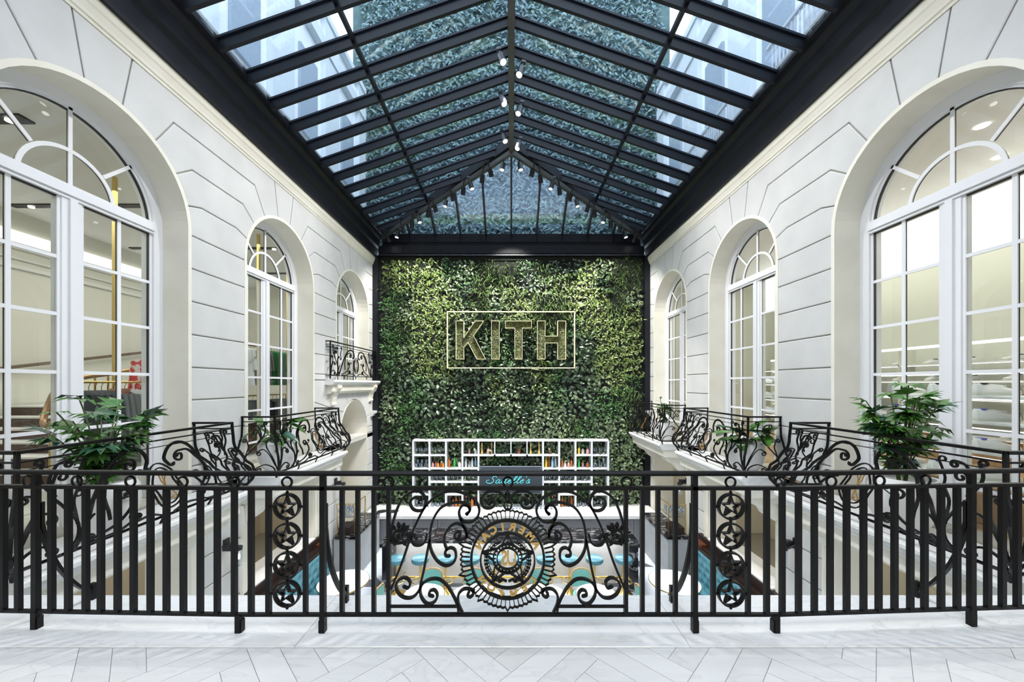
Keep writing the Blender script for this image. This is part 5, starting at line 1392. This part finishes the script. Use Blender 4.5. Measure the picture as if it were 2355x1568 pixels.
def garment(col, nm, mat):
    """shirt on a hanger seen from its edge"""
    t = thing(nm, 'x', 'shirt')
    m = MB(); rings = []
    for z, w_, d in ((0,.10,.02),(-.03,.16,.05),(-.07,.22,.055),(-.25,.22,.06),(-.5,.23,.065),(-.78,.25,.07)):
        rings.append([(w_*math.cos(2*PI*i/12), d*math.sin(2*PI*i/12)*(1+.3*math.sin(i*2.1)), z) for i in range(12)])
    m.loft(rings); m.obj('shirt_body', mat, t, smooth=True)
    for s_ in (-1, 1):
        m = MB(); m.loft([[(s_*(.20+a*.06)+b*.05*math.cos(2*PI*i/8), .035*math.sin(2*PI*i/8)*b, -.05-a*.42) for i in range(8)] for a, b in ((0,.9),(.4,1),(1,.8))]); m.obj('sleeve', mat, t, smooth=True)
    m = MB(); m.tube([(0,0,.0),(0,0,.05),(.02,0,.08),(0,0,.10),(-.02,0,.09)], .004, 4); m.obj('hanger', SPACER, t); return t
FG = {'green': M('green_fabric', (.03,.22,.07), .8), 'grey': M('grey_fabric', (.30,.31,.33), .85), 'pale': M('pale_grey_fabric', (.55,.57,.60), .85), 'dark': M('charcoal_fabric', (.06,.065,.075), .85), 'yellow': M('yellow_fabric', (.75,.50,.03), .8), 'red': M('red_print_fabric', (.70,.06,.06), .8, c2=(.85,.75,.72), scale=14, lo=.45, hi=.5)}
protos = {}
def hang(kind, x, y, z, lab, rz0=0):
    if kind not in protos:
        t = garment(kind, 'hanging_shirt', FG[kind]); protos[kind] = t; t.location = (x, y, z); t['label'] = lab; t.rotation_euler.z = rz0; t['group'] = 'shirts on the shop rails'
    else: dup(protos[kind], (x, y, z), rz0, label=lab, group='shirts on the shop rails')
def rack(x, y0, y1, z, items, where):
    t = thing('clothes_rail', 'brass clothes rail %s' % where, 'clothes rail', (x, y0, 0), world=True)
    m = MB(); m.tube([(x, y0, z), (x, y1, z)], .014, 6); m.obj('rail', BRASS, t)
    for y in (y0, y1): MB().tube([(x, y, 0), (x, y, z)], .014, 6).obj('upright', BRASS, t)
    for i, kd in enumerate(items):
        hang(kd, x, y0+(y1-y0)*(i+.7)/(len(items)+.4), z-.10, '%s shirt, %s from the front, %s' % (kd, ordn[i % 16], where.replace(' in the left shop','')))
rack(-5.05, 4.3, 5.15, 1.42, ['dark']*4+['grey']*3+['pale']*5, 'beside the staircase in the left shop')
rack(-5.5, 7.5, 9.2, 2.25, ['pale']*3+['grey']*3+['green']*9, 'high up behind the middle left window')
rack(-5.5, 7.5, 9.0, 1.15, ['dark']*6+['grey']*5, 'low behind the middle left window')
hang('red', -5.25, 5.35, 1.78, 'red and white printed shirt hanging behind the near left window')
hang('yellow', -5.0, 6.5, 1.15, 'yellow garment low behind the middle left window')
m = MB(); m.lathe([(.055,0),(.06,.02),(.085,.19),(.092,.19),(.092,.22),(.08,.22),(.075,.05),(.001,.05)], n=16); o = m.obj('terracotta_pot', M('terracotta', (.62,.30,.22), .6), smooth=True); o.location = (-4.95, 4.68, 1.12); o['label'] = 'small terracotta pot hanging among the leaves at the near left window'; o['category'] = 'pot'
cb = thing('display_cabinet', 'dark brown cabinet low behind the middle left window', 'cabinet', (-5.6, 8, 0), world=True)
MB().bev(-6.2, -5.2, 7.0, 9.4, 0, .62, .01).obj('body', TREAD, cb); MB().bev(-6.25, -5.15, 6.95, 9.45, .62, .66, .006).obj('top', CEIL, cb)

# ================================================================ right shop: shelves of sneakers
SNW = M('white_leather', (.78,.79,.80), .45); SNS = M('pale_sole', (.62,.66,.58), .5)
LAC = {'blue': M('blue_lining', (.10,.12,.42), .6), 'black': M('black_lining', (.03,.03,.035), .6), 'red': M('red_lining', (.5,.06,.08), .6)}
def sneaker(kind):
    t = thing('sneaker', 'x', 'shoe')
    secs = [(-.150,.030,.055,.085),(-.135,.036,.05,.105),(-.09,.038,.02,.092),(-.04,.037,.02,.085),(.0,.040,.02,.082),(.05,.046,.02,.065),(.10,.047,.02,.052),(.135,.038,.02,.042),(.155,.018,.02,.034)]
    m = MB(); rings = []
    for x, hw_, zb_, zt_ in secs:
        zb_ = .022
        rings.append([(x, -hw_, zb_), (x, -hw_*1.02, (zb_+zt_)/2), (x, -hw_*.6, zt_*.97), (x, 0, zt_), (x, hw_*.6, zt_*.97), (x, hw_*1.02, (zb_+zt_)/2), (x, hw_, zb_)])
    m.loft(rings); m.obj('upper', SNW, t, smooth=True)
    m = MB(); m.loft([[(x, -hw_*1.08, 0), (x, -hw_*1.12, .024), (x, hw_*1.12, .024), (x, hw_*1.08, 0)] for x, hw_, a, b in secs]); m.obj('sole', SNS, t)
    m = MB(); m.lathe([(.001,.0),(.030,.0),(.036,.014),(.028,.016),(.022,.004)], (-.105, 0, .088), 12); m.obj('lining', LAC[kind], t)
    m = MB()
    for k in range(5): x = -.03+k*.02; m.tube([(x, -.022, .086-k*.003), (x, 0, .092-k*.003), (x, .022, .086-k*.003)], .003, 4)
    m.obj('laces', SNW, t); return t
SN = {k: sneaker(k) for k in LAC}; used = set()
def put_shoe(kind, p, rz0, lab, grp, sc_=1.0):
    if kind not in used:
        o = SN[kind]; used.add(kind); o.location = p; o.rotation_euler.z = rz0; o['label'] = lab; o['group'] = grp; o.scale = (sc_,)*3
    else: dup(SN[kind], p, rz0, label=lab, group=grp, scale=sc_)
XW = 2.02*S
us = thing('shoe_wall', 'white lit wall shelving along the back of the right shop', 'shelf', (XW, 6, 0), world=True)
levels = [.50, .82, 1.14, 1.46, 1.78]
for z in levels:
    MB().box(XW-.34, XW, 2.0, 11.3, z-.025, z).obj('shelf_board', WHITE, us)
    MB().box(XW-.30, XW-.27, 2.0, 11.3, z-.034, z-.026).obj('light_strip', M('shelf_led', (1,1,1), emit=(1,1,.96), es=2), us)
for k in range(11): MB().box(XW-.34, XW, 2.0+k*.93-.01, 2.0+k*.93+.01, .3, 2.1).obj('upright', SHOPG, us)
MB().box(XW-.36, XW-.33, 2.0, 11.3, 2.08, 2.13).obj('light_strip', COVE, us)
MB().box(XW-.06, XW-.02, 2.0, 11.3, .0, .45).obj('oak_base', OAK, us)
rr = random.Random(2)
for li, z in enumerate(levels):
    for k in range(15):
        y = 2.5+k*.58+rr.uniform(-.04,.04)
        put_shoe(rr.choice(['blue','black','black','red']), (XW-.18, y, z), rr.choice([0, PI/2, -PI/2, PI])*0+PI*1.0+rr.uniform(-.2,.2), 'white sneaker on the shop back wall, %s shelf up, %s from the near end' % (ordn[li], ordn[k]), 'sneakers on the back wall of the right shop')
LED = M('shelf_led', (1,1,1), emit=(1,1,.96), es=2)
us2 = thing('display_stand', 'white tiered display stand with large sneakers inside the near right window', 'shelf', (4.95, 3.9, 0), world=True)
lv = [.42, .72, 1.02, 1.28]
for z in lv:
    MB().bev(4.72, 5.12, 3.1, 4.95, z-.03, z, .004).obj('shelf_board', WHITE, us2)
    MB().box(4.78, 4.82, 3.15, 4.9, z+.215, z+.225).obj('light_strip', LED, us2)
for y in (3.12, 4.93): MB().box(4.74, 4.78, y-.02, y+.02, 0, 1.4).obj('upright', WHITE, us2)
MB().bev(4.70, 5.15, 3.1, 4.95, 0, .3, .004).obj('plinth', OAK, us2)
for li, z in enumerate(lv):
    for k, y in enumerate((3.35, 3.75, 4.15, 4.6)):
        put_shoe('blue' if li < 3 else 'black', (4.92, y, z), -.15, 'large white sneaker at the near right window, %s tier up, %s from the front' % (ordn[li], ordn[k]), 'sneakers on the window display stand', 1.25)
for c_, nm in ((1.63, 'middle'), (2.35, 'far')):
    u = thing('display_stand', 'white tiered shoe display inside the %s right window' % nm, 'shelf', (4.95, c_*S, 0), world=True)
    for z in (.55, .85, 1.15, 1.42):
        MB().bev(5.1, 5.4, (c_-.2)*S, (c_+.25)*S, z-.025, z, .004).obj('shelf_board', WHITE, u)
        MB().box(5.13, 5.16, (c_-.19)*S, (c_+.24)*S, z+.225, z+.235).obj('light_strip', LED, u)
    for y in (c_-.2, c_+.25): MB().box(5.12, 5.16, y*S-.02, y*S+.02, 0, 1.6).obj('upright', WHITE, u)
    for li, z in enumerate((.55, .85, 1.15, 1.42)):
        for k in range(5):
            put_shoe(('black', 'red', 'black', 'blue', 'black')[(k+li) % 5], (5.25, (c_-.15+k*.09)*S, z), -.2, 'white sneaker inside the %s right window, %s tier up, %s from the front' % (nm, ordn[li], ordn[k]), 'sneakers inside the %s right window' % nm)
for k, (x, y) in enumerate(((5.6, 4.4), (6.6, 5.0), (5.8, 6.0), (6.6, 8.0))):
    m = MB(); m.lathe([(.001,0),(.06,0),(.06,-.01),(.001,-.01)], n=12); o = m.obj('downlight', M('downlight', (1,1,1), emit=(1,1,.95), es=8)); o.location = (x, y, H(.75)); o['label'] = 'small round downlight in the right shop ceiling, %s from the front' % ordn[k]; o['category'] = 'light'; o['group'] = 'downlights in the right shop'
# side room downstairs on the right: a mirror-backed console with flowers
ck = thing('console', 'cream console with dark glazed front and red flowers below the near right balcony', 'cabinet', (5.6, 4.6, LOW), world=True)
MB().bev(5.5, 6.1, 4.2, 5.4, LOW, LOW+1.1, .01).obj('body', PLAST, ck); MB().box(5.52, 5.6, 4.195, 4.2, LOW+.2, LOW+1.0).obj('glazing', SPACER, ck); MB().box(5.49, 5.5, 4.3, 5.3, LOW+.3, LOW+1.0).obj('glazing', SPACER, ck)
